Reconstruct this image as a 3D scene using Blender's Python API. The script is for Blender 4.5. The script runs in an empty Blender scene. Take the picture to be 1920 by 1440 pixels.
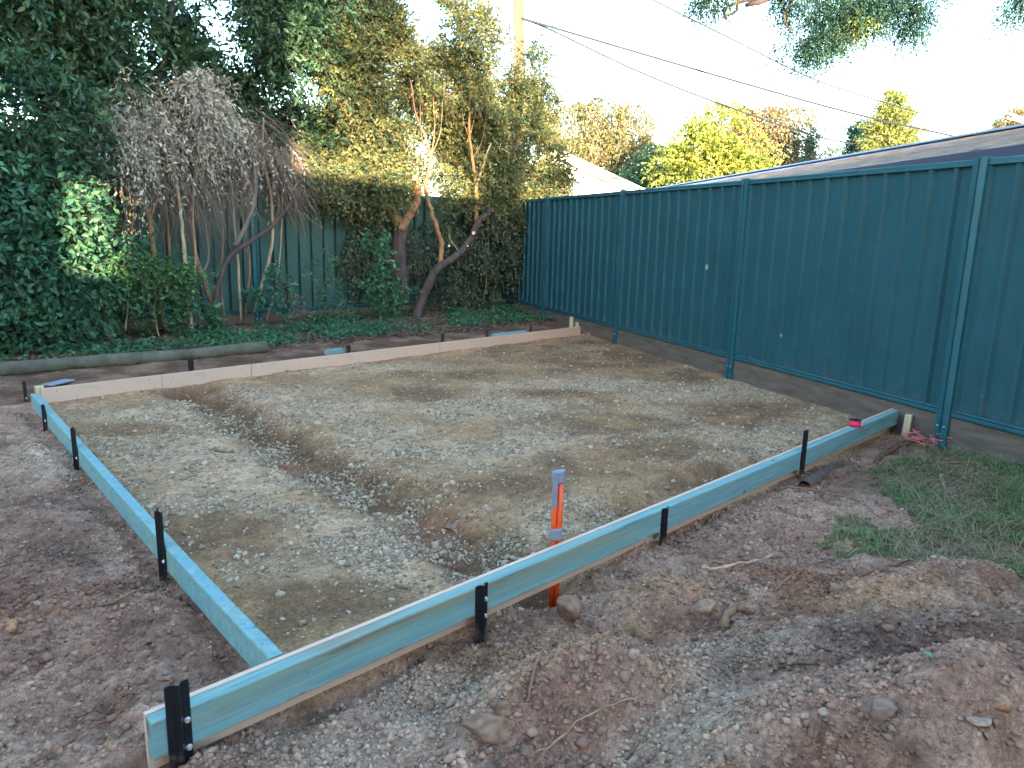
import bpy, math, numpy as np
from mathutils import Matrix
S=bpy.context.scene
COL=S.collection
rng=np.random.default_rng(7)
PI=math.pi
# ------------------------------------------------------------------ camera
F,PITCH,ROLL,CH=1373.9,0.203093,-0.024933,1.1540
def camR():
    c,s=math.cos(PITCH),math.sin(PITCH)
    fw=np.array([0,c,-s]);dn=np.array([0,-s,-c]);rt=np.array([1.,0,0])
    cr,sr=math.cos(ROLL),math.sin(ROLL)
    return np.array([cr*rt+sr*dn,-sr*rt+cr*dn,fw])
RM=camR()
def ray(x,y): return RM.T@np.array([(x-960)/F,(y-720)/F,1.0])
def atz(x,y,z=-.21):
    d=ray(x,y); return d*((z-CH)/d[2])+[0,0,CH]
def aty(x,y,Y):
    d=ray(x,y); return d*(Y/d[1])+[0,0,CH]
cam=bpy.data.cameras.new('camera'); co=bpy.data.objects.new('camera',cam); COL.objects.link(co)
cam.sensor_width=36; cam.lens=F/1920*36; cam.clip_end=3000; cam.clip_start=.02
m=Matrix.Identity(4)
for i in range(3):
    m[i][0]=RM[0][i]; m[i][1]=-RM[1][i]; m[i][2]=-RM[2][i]
m[0][3],m[1][3],m[2][3]=0,0,CH
co.matrix_world=m; S.camera=co
# fences
AZ=-0.36423; FD=np.array([math.sin(AZ),math.cos(AZ),0]); FN=np.array([-math.cos(AZ),math.sin(AZ),0]) # FN faces the yard
P3=np.array([3.043,4.979,0.]); SP=2.38; FH=1.70
AB=0.8137; BD=np.array([math.sin(AB),math.cos(AB),0]); BN=np.array([BD[1],-BD[0],0]) # faces the yard
CORN=P3+3.75*SP*FD
def onplane(x,y,P,N):
    d=ray(x,y); o=np.array([0,0,CH]); return o+d*((N@(P-o)*1.0)/(N@d))
def bp(x,y,off=0.):   # a point this far in front of the back fence
    return onplane(x,y,CORN+BN*off,BN)
def fp(x,y,off=0.):
    return onplane(x,y,P3+FN*off,FN)
def pxm(p): # metres per photo pixel at p
    return float(RM[2]@(np.asarray(p)-[0,0,CH]))/F
# ------------------------------------------------------------------ numpy noise
def _h(ix,iy,s):
    n=(ix.astype(np.int64)*374761393+iy.astype(np.int64)*668265263+s*982451653)&0xffffffff
    n=((n^(n>>13))*1274126177)&0xffffffff
    n=(n^(n>>16))&0xffff
    return n/65535.0
def vn(x,y,s=0):
    ix=np.floor(x);iy=np.floor(y);fx=x-ix;fy=y-iy
    fx=fx*fx*(3-2*fx);fy=fy*fy*(3-2*fy)
    a=_h(ix,iy,s);b=_h(ix+1,iy,s);c=_h(ix,iy+1,s);d=_h(ix+1,iy+1,s)
    return (a+(b-a)*fx)*(1-fy)+(c+(d-c)*fx)*fy
def fbm(x,y,sc,o=4,s=0,g=.5):
    r=0;a=1;t=0
    c,q=.8,.6
    for i in range(o):
        r=r+a*(vn(x*sc+17.3*i,y*sc-9.1*i,s+i)-.5);t+=a;a*=g;sc*=2.03
        x,y=c*x-q*y,q*x+c*y
    return r/t*2
def sm(a,b,v):
    t=np.clip((v-a)/(b-a),0,1); return t*t*(3-2*t)
# ------------------------------------------------------------------ mesh helpers
class MB:
    def __init__(s): s.v=[];s.f=[];s.c=[];s.n=0;s.has=False
    def add(s,v,f,c=None):
        v=np.asarray(v,float).reshape(-1,3); s.v.append(v)
        for q in f: s.f.append(tuple(int(i)+s.n for i in q))
        if c is not None: s.has=True
        s.c.append(np.tile(np.array([1,1,1,1.]) if c is None else np.append(np.asarray(c,float)[:3],1),(len(v),1)))
        s.n+=len(v); return s
    def box(s,c,size,ax=None,col=None,bev=0):
        h=np.array(size)/2
        if ax is None: ax=np.eye(3)
        if bev>0:
            P=[];
            for sx in(-1,1):
                for sy in(-1,1):
                    for sz in(-1,1):
                        for k in range(3):
                            p=np.array([sx,sy,sz])*(h-bev); p[k]=[sx,sy,sz][k]*h[k]; P.append(p)
            V=np.array(P); idx=lambda sx,sy,sz,k:((sx>0)*4+(sy>0)*2+(sz>0))*3+k
            Fc=[]
            for k in range(3):
                a,b=[(1,2),(2,0),(0,1)][k]
                for sg in(-1,1):
                    q=[]
                    for (u,w) in((-1,-1),(1,-1),(1,1),(-1,1)):
                        t=[0,0,0];t[k]=sg;t[a]=u;t[b]=w;q.append(idx(*t,k))
                    Fc.append(q if sg>0 else q[::-1])
                # edges along axis k
                for u in(-1,1):
                    for w in(-1,1):
                        q=[]
                        for (sg,kk) in((-1,a),(1,a),(1,b),(-1,b)):
                            t=[0,0,0];t[k]=sg;t[a]=u;t[b]=w;q.append(idx(*t,kk))
                        Fc.append(q if u*w>0 else q[::-1])
            for sx in(-1,1):
                for sy in(-1,1):
                    for sz in(-1,1):
                        q=[idx(sx,sy,sz,k) for k in range(3)]
                        Fc.append(q if sx*sy*sz>0 else q[::-1])
        else:
            V=np.array([[x,y,z] for x in(-1,1) for y in(-1,1) for z in(-1,1)])*h
            Fc=[(0,1,3,2),(4,6,7,5),(0,4,5,1),(2,3,7,6),(0,2,6,4),(1,5,7,3)]
        return s.add(V@np.asarray(ax)+np.asarray(c),Fc,col)
    def tube(s,pts,rad,n=6,col=None,jit=0.,cap=True):
        pts=np.asarray(pts,float); k=len(pts)
        rad=np.broadcast_to(np.asarray(rad,float),(k,))
        t=np.gradient(pts,axis=0); t/=np.linalg.norm(t,axis=1)[:,None]+1e-9
        u=np.cross(t[0],[0.31,.2,1.]); 
        if np.linalg.norm(u)<1e-3:u=np.cross(t[0],[1,0,0.])
        V=[]
        for i in range(k):
            u=u-t[i]*(u@t[i]); u/=np.linalg.norm(u)+1e-9; w=np.cross(t[i],u)
            a=np.arange(n)*2*PI/n
            rr=rad[i]*(1+jit*(rng.random(n)-.5)) if jit else rad[i]
            V.append(pts[i]+(np.cos(a)*rr)[:,None]*u+(np.sin(a)*rr)[:,None]*w)
        V=np.concatenate(V); Fc=[]
        for i in range(k-1):
            for j in range(n):
                a=i*n+j;b=i*n+(j+1)%n; Fc.append((a,b,b+n,a+n))
        if cap: Fc.append(tuple(range(n))[::-1]);Fc.append(tuple((k-1)*n+j for j in range(n)))
        return s.add(V,Fc,col)
    def prism(s,prof,o,ax,length,col=None,nseg=1):
        # prof: list of (a,b) closed; ax: rows a,b,along
        pr=np.array(prof);n=len(pr);V=[]
        for i in range(nseg+1):
            V.append(o+pr[:,:1]*ax[0]+pr[:,1:]*ax[1]+ax[2]*(length*i/nseg))
        Fc=[(i*n+j,i*n+(j+1)%n,(i+1)*n+(j+1)%n,(i+1)*n+j) for i in range(nseg) for j in range(n)]
        Fc+=[tuple(range(n))[::-1],tuple(nseg*n+j for j in range(n))]
        return s.add(np.concatenate(V),Fc,col)
    def build(s,name,mat,parent=None,smooth=False,fix=True):
        me=bpy.data.meshes.new(name)
        V=np.concatenate(s.v); me.from_pydata(V.tolist(),[],s.f)
        if s.has: setcol(me,np.concatenate(s.c))
        if fix:
            import bmesh
            b=bmesh.new();b.from_mesh(me);bmesh.ops.recalc_face_normals(b,faces=b.faces);b.to_mesh(me);b.free()
        if smooth: me.polygons.foreach_set('use_smooth',[True]*len(me.polygons))
        me.materials.append(mat)
        return link(name,me,parent)
def setcol(me,c):
    at=me.color_attributes.new('Col','FLOAT_COLOR','POINT'); at.data.foreach_set('color',np.ascontiguousarray(c,dtype=np.float32).ravel())
def link(name,me,parent=None):
    o=bpy.data.objects.new(name,me); COL.objects.link(o)
    if parent is not None:
        o.parent=parent
        if me is not None: o.matrix_parent_inverse=Matrix.Translation(parent.location).inverted()
    return o
def bigmesh(name,V,T,col,mat,parent=None,smooth=False):
    """V (n,3), T (m,k) uniform faces"""
    me=bpy.data.meshes.new(name); n,k=T.shape
    me.vertices.add(len(V)); me.vertices.foreach_set('co',np.ascontiguousarray(V,dtype=np.float32).ravel())
    me.loops.add(n*k); me.loops.foreach_set('vertex_index',np.ascontiguousarray(T,dtype=np.int32).ravel())
    me.polygons.add(n); me.polygons.foreach_set('loop_start',np.arange(0,n*k,k,dtype=np.int32))
    if smooth: me.polygons.foreach_set('use_smooth',np.ones(n,bool))
    me.update(calc_edges=True)
    if col is not None:
        if col.shape[1]==3: col=np.concatenate([col,np.ones((len(col),1))],1)
        setcol(me,col)
    me.materials.append(mat)
    return link(name,me,parent)
def tag(o,label=None,cat=None,group=None,kind=None):
    if label:o['label']=label
    if cat:o['category']=cat
    if group:o['group']=group
    if kind:o['kind']=kind
    return o
def thing(name,loc,label,cat,group=None):
    o=bpy.data.objects.new(name,None);COL.objects.link(o);o.location=[float(a) for a in loc];o.empty_display_size=.1
    return tag(o,label,cat,group)
# ------------------------------------------------------------------ materials
def mat(name,base=(.5,.5,.5),rough=.8,metal=0.,attr=False,noise=None,bump=None,transl=0.,spec=.5,second=None,stretch=None,coat=0):
    """noise:(scale,amount) multiplies colour; second:(colour,scale,lo,hi) patches; bump:(scale,strength,dist)"""
    M=bpy.data.materials.new(name);M.use_nodes=True;nt=M.node_tree;N=nt.nodes;L=nt.links
    b=N['Principled BSDF'];b.inputs['Roughness'].default_value=rough;b.inputs['Metallic'].default_value=metal
    b.inputs['Specular IOR Level'].default_value=spec; b.inputs['Coat Weight'].default_value=coat
    tc=N.new('ShaderNodeTexCoord'); vec=tc.outputs['Object']
    if stretch:
        mp=N.new('ShaderNodeMapping');mp.inputs['Scale'].default_value=stretch;L.new(vec,mp.inputs[0]);vec=mp.outputs[0]
    if attr:
        a=N.new('ShaderNodeVertexColor');a.layer_name='Col';c=a.outputs[0]
        if base!=(.5,.5,.5):
            mx=N.new('ShaderNodeMix');mx.data_type='RGBA';mx.blend_type='MULTIPLY';mx.inputs[0].default_value=1;L.new(c,mx.inputs[6]);mx.inputs[7].default_value=(*base,1);c=mx.outputs[2]
    else:
        r=N.new('ShaderNodeRGB');r.outputs[0].default_value=(*base,1);c=r.outputs[0]
    def nz(scale,det=6,ro=.6):
        n=N.new('ShaderNodeTexNoise');n.inputs['Scale'].default_value=scale;n.inputs['Detail'].default_value=det;n.inputs['Roughness'].default_value=ro
        L.new(vec,n.inputs['Vector']);return n.outputs['Fac']
    if second:
        for sec in (second if isinstance(second,list) else [second]):
            k=nz(sec[1]);mr=N.new('ShaderNodeMapRange');mr.inputs[1].default_value=sec[2];mr.inputs[2].default_value=sec[3];L.new(k,mr.inputs[0])
            mx=N.new('ShaderNodeMix');mx.data_type='RGBA';L.new(mr.outputs[0],mx.inputs[0]);L.new(c,mx.inputs[6]);mx.inputs[7].default_value=(*sec[0],1);c=mx.outputs[2]
    for noise in ([] if not noise else noise if isinstance(noise,list) else [noise]):
        k=nz(noise[0]);mr=N.new('ShaderNodeMapRange');mr.inputs[1].default_value=.25;mr.inputs[2].default_value=.75;mr.inputs[3].default_value=1-noise[1];mr.inputs[4].default_value=1+noise[1];L.new(k,mr.inputs[0])
        mx=N.new('ShaderNodeMix');mx.data_type='RGBA';mx.blend_type='MULTIPLY';mx.inputs[0].default_value=1;L.new(c,mx.inputs[6]);L.new(mr.outputs[0],mx.inputs[7]);c=mx.outputs[2]
    L.new(c,b.inputs['Base Color'])
    if bump:
        k=nz(bump[0],8,.65);bm=N.new('ShaderNodeBump');bm.inputs['Strength'].default_value=bump[1];bm.inputs['Distance'].default_value=bump[2];L.new(k,bm.inputs['Height']);L.new(bm.outputs[0],b.inputs['Normal'])
    if transl:
        t=N.new('ShaderNodeBsdfTranslucent');L.new(c,t.inputs[0]);ms=N.new('ShaderNodeMixShader');ms.inputs[0].default_value=transl
        L.new(b.outputs[0],ms.inputs[1]);L.new(t.outputs[0],ms.inputs[2]);L.new(ms.outputs[0],N['Material Output'].inputs[0])
    return M
M={}
M['ground']=mat('soil',attr=True,rough=.95,spec=.15,noise=[(75,.45),(260,.4)],bump=(150,1.,.012))
M['stone']=mat('stone',attr=True,rough=.9,spec=.2,noise=(90,.2))
M['rock']=mat('rock',attr=True,rough=.92,spec=.2,noise=(22,.35),bump=(45,.8,.006))
M['leaf']=mat('leaf',attr=True,rough=.5,transl=.28,spec=.35)
M['dryleaf']=mat('dry_leaf',attr=True,rough=.7,transl=.2,spec=.3)
M['grass']=mat('grass_blade',attr=True,rough=.6,transl=.3,spec=.3)
M['bark']=mat('bark',attr=True,rough=.9,noise=(14,.45),bump=(30,.8,.012),stretch=(1,1,.3),spec=.2)
M['twig']=mat('twig',attr=True,rough=.85,spec=.2)
M['ply']=mat('form_ply',base=(.56,.385,.28),rough=.6,noise=(3,.05),bump=(160,.05,.001),second=((.42,.30,.21),9,.58,.8))
M['plyedge']=mat('form_ply_edge',base=(.5,.42,.3),rough=.8)
M['ptop']=mat('treated_pine',base=(.145,.28,.29),rough=.8,stretch=(1,1,.055),noise=(60,.25),bump=(90,.4,.002),second=[((.15,.28,.25),9,.45,.7),((.22,.22,.14),15,.58,.74),((.05,.10,.11),40,.60,.72),((.13,.085,.05),5,.66,.76)])
M['rawpine']=mat('pine',base=(.52,.42,.25),rough=.8,stretch=(30,30,4),noise=(1.5,.25))
M['oldpine']=mat('weathered_sleeper',base=(.135,.098,.075),rough=.95,stretch=(1,1,6),noise=(4,.35),bump=(12,.6,.006),second=[((.085,.09,.055),1.6,.55,.75),((.10,.055,.045),2.7,.5,.75)])
M['log']=mat('weathered_log',base=(.10,.088,.06),rough=.95,noise=(9,.4),bump=(20,.9,.008),second=[((.085,.10,.05),3,.50,.70),((.05,.04,.03),5,.56,.70)])
M['peg']=mat('black_steel',base=(.006,.007,.011),rough=.38,spec=.5,noise=(30,.3))
M['zinc']=mat('zinc_screw',base=(.62,.62,.63),rough=.35,metal=.6)
M['orange']=mat('orange_pvc',base=(.75,.085,.012),rough=.4,noise=(20,.1))
M['tape']=mat('grey_duct_tape',base=(.20,.22,.27),rough=.5,noise=(60,.15),bump=(60,.5,.003))
M['pink']=mat('pink_string',base=(.80,.03,.10),rough=.6,bump=(400,.5,.001))
M['pinkd']=mat('faded_pink_string',base=(.75,.16,.17),rough=.7)
M['spool']=mat('dark_plastic',base=(.012,.014,.05),rough=.35)
M['hood']=mat('old_metal',base=(.12,.08,.062),rough=.6,metal=.2,noise=(18,.4),second=((.16,.07,.04),6,.55,.7))
M['roofh']=mat('neighbour_roof',base=(.75,.76,.78),rough=.6,noise=(2,.05))
M['cream']=mat('cream_paint',base=(.72,.66,.40),rough=.6)
M['white']=mat('white_paint',base=(.8,.8,.78),rough=.6)
M['fascia']=mat('grey_purple_metal',base=(.055,.06,.10),rough=.4,noise=(3,.1))
M['shed']=mat('shed_roof',attr=True,rough=.8,noise=(30,.35),bump=(38,.9,.02),stretch=(1,.45,1))
M['pole']=mat('pole_timber',base=(.10,.072,.05),rough=.9,stretch=(1,1,.15),noise=(9,.35),bump=(14,.7,.01))
M['cond']=mat('grey_conduit',base=(.16,.18,.24),rough=.5)
M['wire']=mat('cable',base=(.018,.018,.02),rough=.6)
M['brick']=mat('house_brick',base=(.25,.13,.09),rough=.9,noise=(6,.2))
M['tile']=mat('roof_tile',base=(.12,.09,.08),rough=.85,noise=(6,.2))
M['glass']=mat('window_glass',base=(.03,.035,.04),rough=.05)
def mud(Mt,ax,lo,hi,colr=(.20,.13,.085),amt=.8):
    nt=Mt.node_tree;N=nt.nodes;L=nt.links;b=N['Principled BSDF'];c=b.inputs['Base Color'].links[0].from_socket
    tc=N.new('ShaderNodeTexCoord');sx=N.new('ShaderNodeSeparateXYZ');L.new(tc.outputs['Object'],sx.inputs[0])
    n=N.new('ShaderNodeTexNoise');n.inputs['Scale'].default_value=9;n.inputs['Detail'].default_value=8;n.inputs['Roughness'].default_value=.7;L.new(tc.outputs['Object'],n.inputs['Vector'])
    mr=N.new('ShaderNodeMapRange');mr.inputs[1].default_value=lo;mr.inputs[2].default_value=hi;mr.inputs[3].default_value=-.42;mr.inputs[4].default_value=.16;L.new(sx.outputs[ax],mr.inputs[0])
    ad=N.new('ShaderNodeMath');L.new(mr.outputs[0],ad.inputs[0]);L.new(n.outputs['Fac'],ad.inputs[1])
    m2=N.new('ShaderNodeMapRange');m2.inputs[1].default_value=.5;m2.inputs[2].default_value=.62;m2.inputs[4].default_value=amt;L.new(ad.outputs[0],m2.inputs[0])
    mx=N.new('ShaderNodeMix');mx.data_type='RGBA';L.new(m2.outputs[0],mx.inputs[0]);L.new(c,mx.inputs[6]);mx.inputs[7].default_value=(*colr,1);L.new(mx.outputs[2],b.inputs['Base Color'])
def spot(Mt,scale,th,stretch,colr,amt,cut=.86):
    nt=Mt.node_tree;N=nt.nodes;L=nt.links;b=N['Principled BSDF'];c=b.inputs['Base Color'].links[0].from_socket
    tc=N.new('ShaderNodeTexCoord');mp=N.new('ShaderNodeMapping');mp.inputs['Scale'].default_value=stretch;L.new(tc.outputs['Object'],mp.inputs[0])
    nn=N.new('ShaderNodeTexNoise');nn.inputs['Scale'].default_value=scale*3;L.new(mp.outputs[0],nn.inputs['Vector'])
    va=N.new('ShaderNodeVectorMath');va.operation='MULTIPLY_ADD';L.new(nn.outputs['Color'],va.inputs[0]);va.inputs[1].default_value=(.12/scale*2,)*3;L.new(mp.outputs[0],va.inputs[2])
    v=N.new('ShaderNodeTexVoronoi');v.inputs['Scale'].default_value=scale;L.new(va.outputs[0],v.inputs['Vector'])
    sp=N.new('ShaderNodeSeparateColor');L.new(v.outputs['Color'],sp.inputs[0])
    mu=N.new('ShaderNodeMath');mu.operation='MULTIPLY_ADD';L.new(sp.outputs[0],mu.inputs[0]);mu.inputs[1].default_value=th;mu.inputs[2].default_value=-th*cut
    sb=N.new('ShaderNodeMath');sb.operation='SUBTRACT';L.new(mu.outputs[0],sb.inputs[0]);L.new(v.outputs['Distance'],sb.inputs[1])
    lt=N.new('ShaderNodeMapRange');lt.inputs[1].default_value=-.03;lt.inputs[2].default_value=.05;lt.inputs[4].default_value=amt;L.new(sb.outputs[0],lt.inputs[0])
    mx=N.new('ShaderNodeMix');mx.data_type='RGBA';L.new(lt.outputs[0],mx.inputs[0]);L.new(c,mx.inputs[6]);mx.inputs[7].default_value=(*colr,1);L.new(mx.outputs[2],b.inputs['Base Color'])
spot(M['ptop'],7,1.3,(1,1,.45),(.07,.055,.03),.85,.72);spot(M['ptop'],22,1.2,(1,1,.5),(.02,.03,.03),.8,.85);spot(M['ptop'],3.5,1.6,(1,1,.4),(.20,.15,.085),.6,.6)
mud(M['ptop'],0,-.02,.075);mud(M['peg'],2,-.08,-.24,(.13,.09,.07),.75)
# fence steel: green paint with dust, scuffs, bird marks
def fencemat(name,base,marks):
    Mt=mat(name,base=base,rough=.62,noise=(2.2,.12),spec=.3,second=[((base[0]*1.4+.006,base[1]*1.12+.006,base[2]*1.12+.008),5,.5,.85)])
    nt=Mt.node_tree;N=nt.nodes;L=nt.links;b=N['Principled BSDF'];c=b.inputs['Base Color'].links[0].from_socket
    tc=N.new('ShaderNodeTexCoord')
    def spots(scale,th,stretch,colr,amt):
        nonlocal c
        mp=N.new('ShaderNodeMapping');mp.inputs['Scale'].default_value=stretch;L.new(tc.outputs['Object'],mp.inputs[0])
        v=N.new('ShaderNodeTexVoronoi');v.inputs['Scale'].default_value=scale;L.new(mp.outputs[0],v.inputs['Vector'])
        sp=N.new('ShaderNodeSeparateColor');L.new(v.outputs['Color'],sp.inputs[0])
        mu=N.new('ShaderNodeMath');mu.operation='MULTIPLY';L.new(sp.outputs[0],mu.inputs[0]);mu.inputs[1].default_value=th
        lt=N.new('ShaderNodeMapRange');lt.inputs[1].default_value=-.02;lt.inputs[2].default_value=.02;lt.inputs[3].default_value=0;lt.inputs[4].default_value=amt
        sb=N.new('ShaderNodeMath');sb.operation='SUBTRACT';L.new(mu.outputs[0],sb.inputs[0]);L.new(v.outputs['Distance'],sb.inputs[1])
        s2=N.new('ShaderNodeMath');s2.operation='SUBTRACT';L.new(sb.outputs[0],s2.inputs[0]);s2.inputs[1].default_value=th*.86
        L.new(s2.outputs[0],lt.inputs[0])
        mx=N.new('ShaderNodeMix');mx.data_type='RGBA';L.new(lt.outputs[0],mx.inputs[0]);L.new(c,mx.inputs[6]);mx.inputs[7].default_value=(*colr,1);c=mx.outputs[2]
    for a in marks: spots(*a)
    # dust streaks running down
    mp=N.new('ShaderNodeMapping');mp.inputs['Scale'].default_value=(1,1,.06);L.new(tc.outputs['Object'],mp.inputs[0])
    n=N.new('ShaderNodeTexNoise');n.inputs['Scale'].default_value=26;n.inputs['Detail'].default_value=5;L.new(mp.outputs[0],n.inputs['Vector'])
    mr=N.new('ShaderNodeMapRange');mr.inputs[1].default_value=.52;mr.inputs[2].default_value=.85;mr.inputs[4].default_value=.16;L.new(n.outputs['Fac'],mr.inputs[0])
    mx=N.new('ShaderNodeMix');mx.data_type='RGBA';L.new(mr.outputs[0],mx.inputs[0]);L.new(c,mx.inputs[6]);mx.inputs[7].default_value=(.09,.12,.12,1)
    L.new(mx.outputs[2],b.inputs['Base Color'])
    return Mt
M['fence']=fencemat('green_fence_steel',(.013,.074,.088),[(7,1.1,(1,1,.6),(.36,.38,.38),.6),(19,.9,(1,1,.45),(.13,.2,.22),.5)])
M['fenceb']=fencemat('back_fence_steel',(.034,.088,.080),[(20,.9,(1,1,.5),(.16,.2,.2),.5)])
mud(M['fence'],2,.45,-.05,(.10,.10,.09),.35);mud(M['fenceb'],2,.5,-.05,(.10,.09,.07),.4)
M['rail']=mat('green_rail_steel',base=(.009,.085,.105),rough=.42,noise=(6,.2),second=((.03,.10,.11),12,.55,.85))
# ------------------------------------------------------------------ world, sun
SUNAZ,SUNEL=math.radians(167),math.radians(4.6)
W=bpy.data.worlds.new('World');S.world=W;W.use_nodes=True
nt=W.node_tree;sky=nt.nodes.new('ShaderNodeTexSky');sky.sky_type='NISHITA';sky.sun_disc=False
sky.sun_elevation=SUNEL;sky.sun_rotation=SUNAZ;sky.air_density=1;sky.dust_density=.8;sky.ozone_density=1.9
bg=nt.nodes['Background'];bg.inputs[1].default_value=.15;nt.links.new(sky.outputs[0],bg.inputs[0])
sl=bpy.data.lights.new('sun','SUN');so=bpy.data.objects.new('sun',sl);COL.objects.link(so)
sl.energy=2.3;sl.angle=math.radians(.5);sl.color=(1,.80,.55)
sd=np.array([math.sin(SUNAZ)*math.cos(SUNEL),math.cos(SUNAZ)*math.cos(SUNEL),math.sin(SUNEL)]) # towards the sun
from mathutils import Vector
so.rotation_euler=Vector(sd).to_track_quat('Z','Y').to_euler()
S.view_settings.view_transform='Standard';S.view_settings.look='None';S.view_settings.gamma=1;S.view_settings.use_curve_mapping=False
S.view_settings.exposure=4.1
S.cycles.max_bounces=6;S.cycles.diffuse_bounces=3;S.cycles.glossy_bounces=2;S.cycles.transmission_bounces=3;S.cycles.transparent_max_bounces=4
S.cycles.use_denoising=True
# ------------------------------------------------------------------ formwork lines
ZT=-.07
def ln(a,b):
    d=b-a;L=np.linalg.norm(d);return d/L,L
fi0,fi1=atz(268,1336,ZT),atz(1686,760,ZT)      # inner top edge of front beam ply
FB,FL=ln(fi0,fi1); FBN=np.array([FB[1],-FB[0],0]) # outward (towards camera/right)
li0,li1=atz(532,1223,ZT),atz(72,738,ZT); lim=atz(327,1013,ZT)
b0,b1=atz(76,729,ZT),atz(1089,612,ZT)
BB,BL=ln(b0,b1); BBN=np.array([BB[1],-BB[0],0])  # faces the pad
# ------------------------------------------------------------------ ground height and colour
def ell(cx,cy,rx,ry,z=-.2):
    c=atz(cx,cy,z)[:2];a=atz(cx+rx,cy,z)[:2]-c;b=atz(cx,cy+ry,z)[:2]-c
    return c,np.linalg.inv(np.array([a,b]).T)
def em(E,x,y,soft=.35,jit=None):
    c,A=E; dx=x-c[0];dy=y-c[1]
    u=A[0,0]*dx+A[0,1]*dy;v=A[1,0]*dx+A[1,1]*dy;r=np.sqrt(u*u+v*v)
    if jit is not None:r=r+jit
    return 1-sm(1-soft,1+soft,r)
def pdist(pts,x,y):
    """distance to polyline and signed side (+ = left of direction)"""
    best=np.full(x.shape,1e9);side=np.zeros(x.shape)
    for a,b in zip(pts[:-1],pts[1:]):
        d=b-a;L2=d@d;t=np.clip(((x-a[0])*d[0]+(y-a[1])*d[1])/L2,0,1)
        qx=x-a[0]-t*d[0];qy=y-a[1]-t*d[1];r=np.hypot(qx,qy);m_=r<best
        best=np.where(m_,r,best);side=np.where(m_,np.sign(d[0]*qy-d[1]*qx),side)
    return best,side
tren=[atz(*p,-.25)[:2] for p in((330,738),(400,752),(470,800),(550,852),(633,897),(710,930),(775,965),(850,1012),(925,1060),(1000,1105))]
rim=[atz(*p,-.2)[:2] for p in((1110,985),(1230,935),(1330,885),(1400,872),(1480,862),(1560,835))]
def poly(x,y,P):
    ins=np.zeros(x.shape,bool);n=len(P)
    for i in range(n):
        (x1,y1),(x2,y2)=P[i],P[(i+1)%n]
        c=((y1>y)!=(y2>y))&(x<(x2-x1)*(y-y1)/((y2-y1)+1e-12)+x1);ins^=c
    return ins
def sd_line(p,n,x,y): return (x-p[0])*n[0]+(y-p[1])*n[1]
mounds=[ # px,py,rx,ry,height
 (1140,1285,150,66,.17),(965,1330,95,55,.10),(1640,1400,300,130,.22),(1860,1400,150,110,.12),(1560,1095,280,50,.05),(1760,1095,110,35,.045),
 (1240,1120,95,38,.06),(1480,1215,200,45,.05),(60,1010,150,60,.06),(70,1140,190,70,.05),(40,870,120,40,.05),(330,1170,90,60,.04),(1640,1200,200,60,.05),(1870,1230,120,60,.05)]
ME=[(ell(a,b,c,d,-.2),h) for a,b,c,d,h in mounds]
STK0=atz(1043,1040,ZT);STK0=STK0-FBN*(sd_line(fi0,FBN,STK0[0],STK0[1])+.022)
def height(x,y):
    n1=fbm(x,y,.9,3,3);n2=fbm(x,y,5,4,11);n3=fbm(x,y,26,4,23,.6)
    dF=sd_line(fi0,FBN,x,y)          # + outside the front beam
    lN=np.array([-1,0.]);ld=li1[:2]-li0[:2];ld/=np.linalg.norm(ld);lN=np.array([-ld[1],ld[0]])
    if lN@(np.array([-5,2.])-li0[:2])<0:lN=-lN
    dL=sd_line(li0,lN,x,y)
    dB=sd_line(b0,-BBN,x,y)          # + behind back board
    dR=-sd_line(P3,FN,x,y)           # + beyond right fence
    pad=(1-sm(-.03,.05,dF))*(1-sm(-.03,.05,dL))*(1-sm(-.05,.02,dB))
    h=-.212+.012*n1
    # pad
    pr=.007*n2+.005*n3+.004*fbm(x,y,60,2,29)
    td,ts=pdist(tren,x,y)
    w=np.clip(td+.06*n2+.03*n3,0,9)
    prof=-(1-sm(.03,.32,w))*.095
    prof=np.where(ts<0,prof, -(1-sm(.03,.34,w))*.095)
    hp=h+pr+prof+.008*np.exp(-((td-.38)/.16)**2)*(ts>0)
    rd,rs=pdist(rim,x,y)
    hp=hp-.07*(1-sm(0.02,.2,np.where(rs<0,.0,rd)+.05*n2))*pad*sm(.0,.25,np.hypot(x-rim[0][0],y-rim[0][1]))*(rd<.6)
    # outside
    n4=fbm(x,y,62,2,29);rdg=1-np.abs(fbm(x,y,9,4,31))*2.2
    out=.018*n1+.030*n2+.017*n3+.007*n4+.010*np.clip(rdg,0,1)
    ho=h+out
    for E_,hh in ME: ho=ho+hh*em(E_,x,y,.75,.25*n2)*(1+.12*n2)
    ho=ho-.06*np.exp(-((x-STK0[0])**2+(y-STK0[1])**2)/.012)
    hp=hp-.07*np.exp(-((x-STK0[0])**2+(y-STK0[1])**2)/.012)
    near=np.exp(-(np.clip(dF,0,9)/.10)**2)*(dF>-.02)
    ho=ho-near*.03*(1) 
    ho=ho-.03*np.exp(-(np.clip(dL-.05,0,9)/.08)**2)
    # rise to the grass on the right
    ho=ho+.09*sm(.4,1.6,dF)*sm(.6,2.6,x)
    # bed behind the board
    hb=-.17+.014*n2+.007*n3+.03*sm(.3,1.2,dB)
    k=sm(-.05,.02,dB)
    h2=hp*pad+ho*(1-pad)
    h2=h2*(1-k)+hb*k
    far=sm(14,30,np.hypot(x,y));h2=h2*(1-far)-.2*far
    h2=np.where(dR>.02,-.2,h2)
    return h2,dict(pad=pad,dF=dF,dL=dL,dB=dB,dR=dR,td=td,ts=ts,n1=n1,n2=n2,n3=n3)
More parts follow.
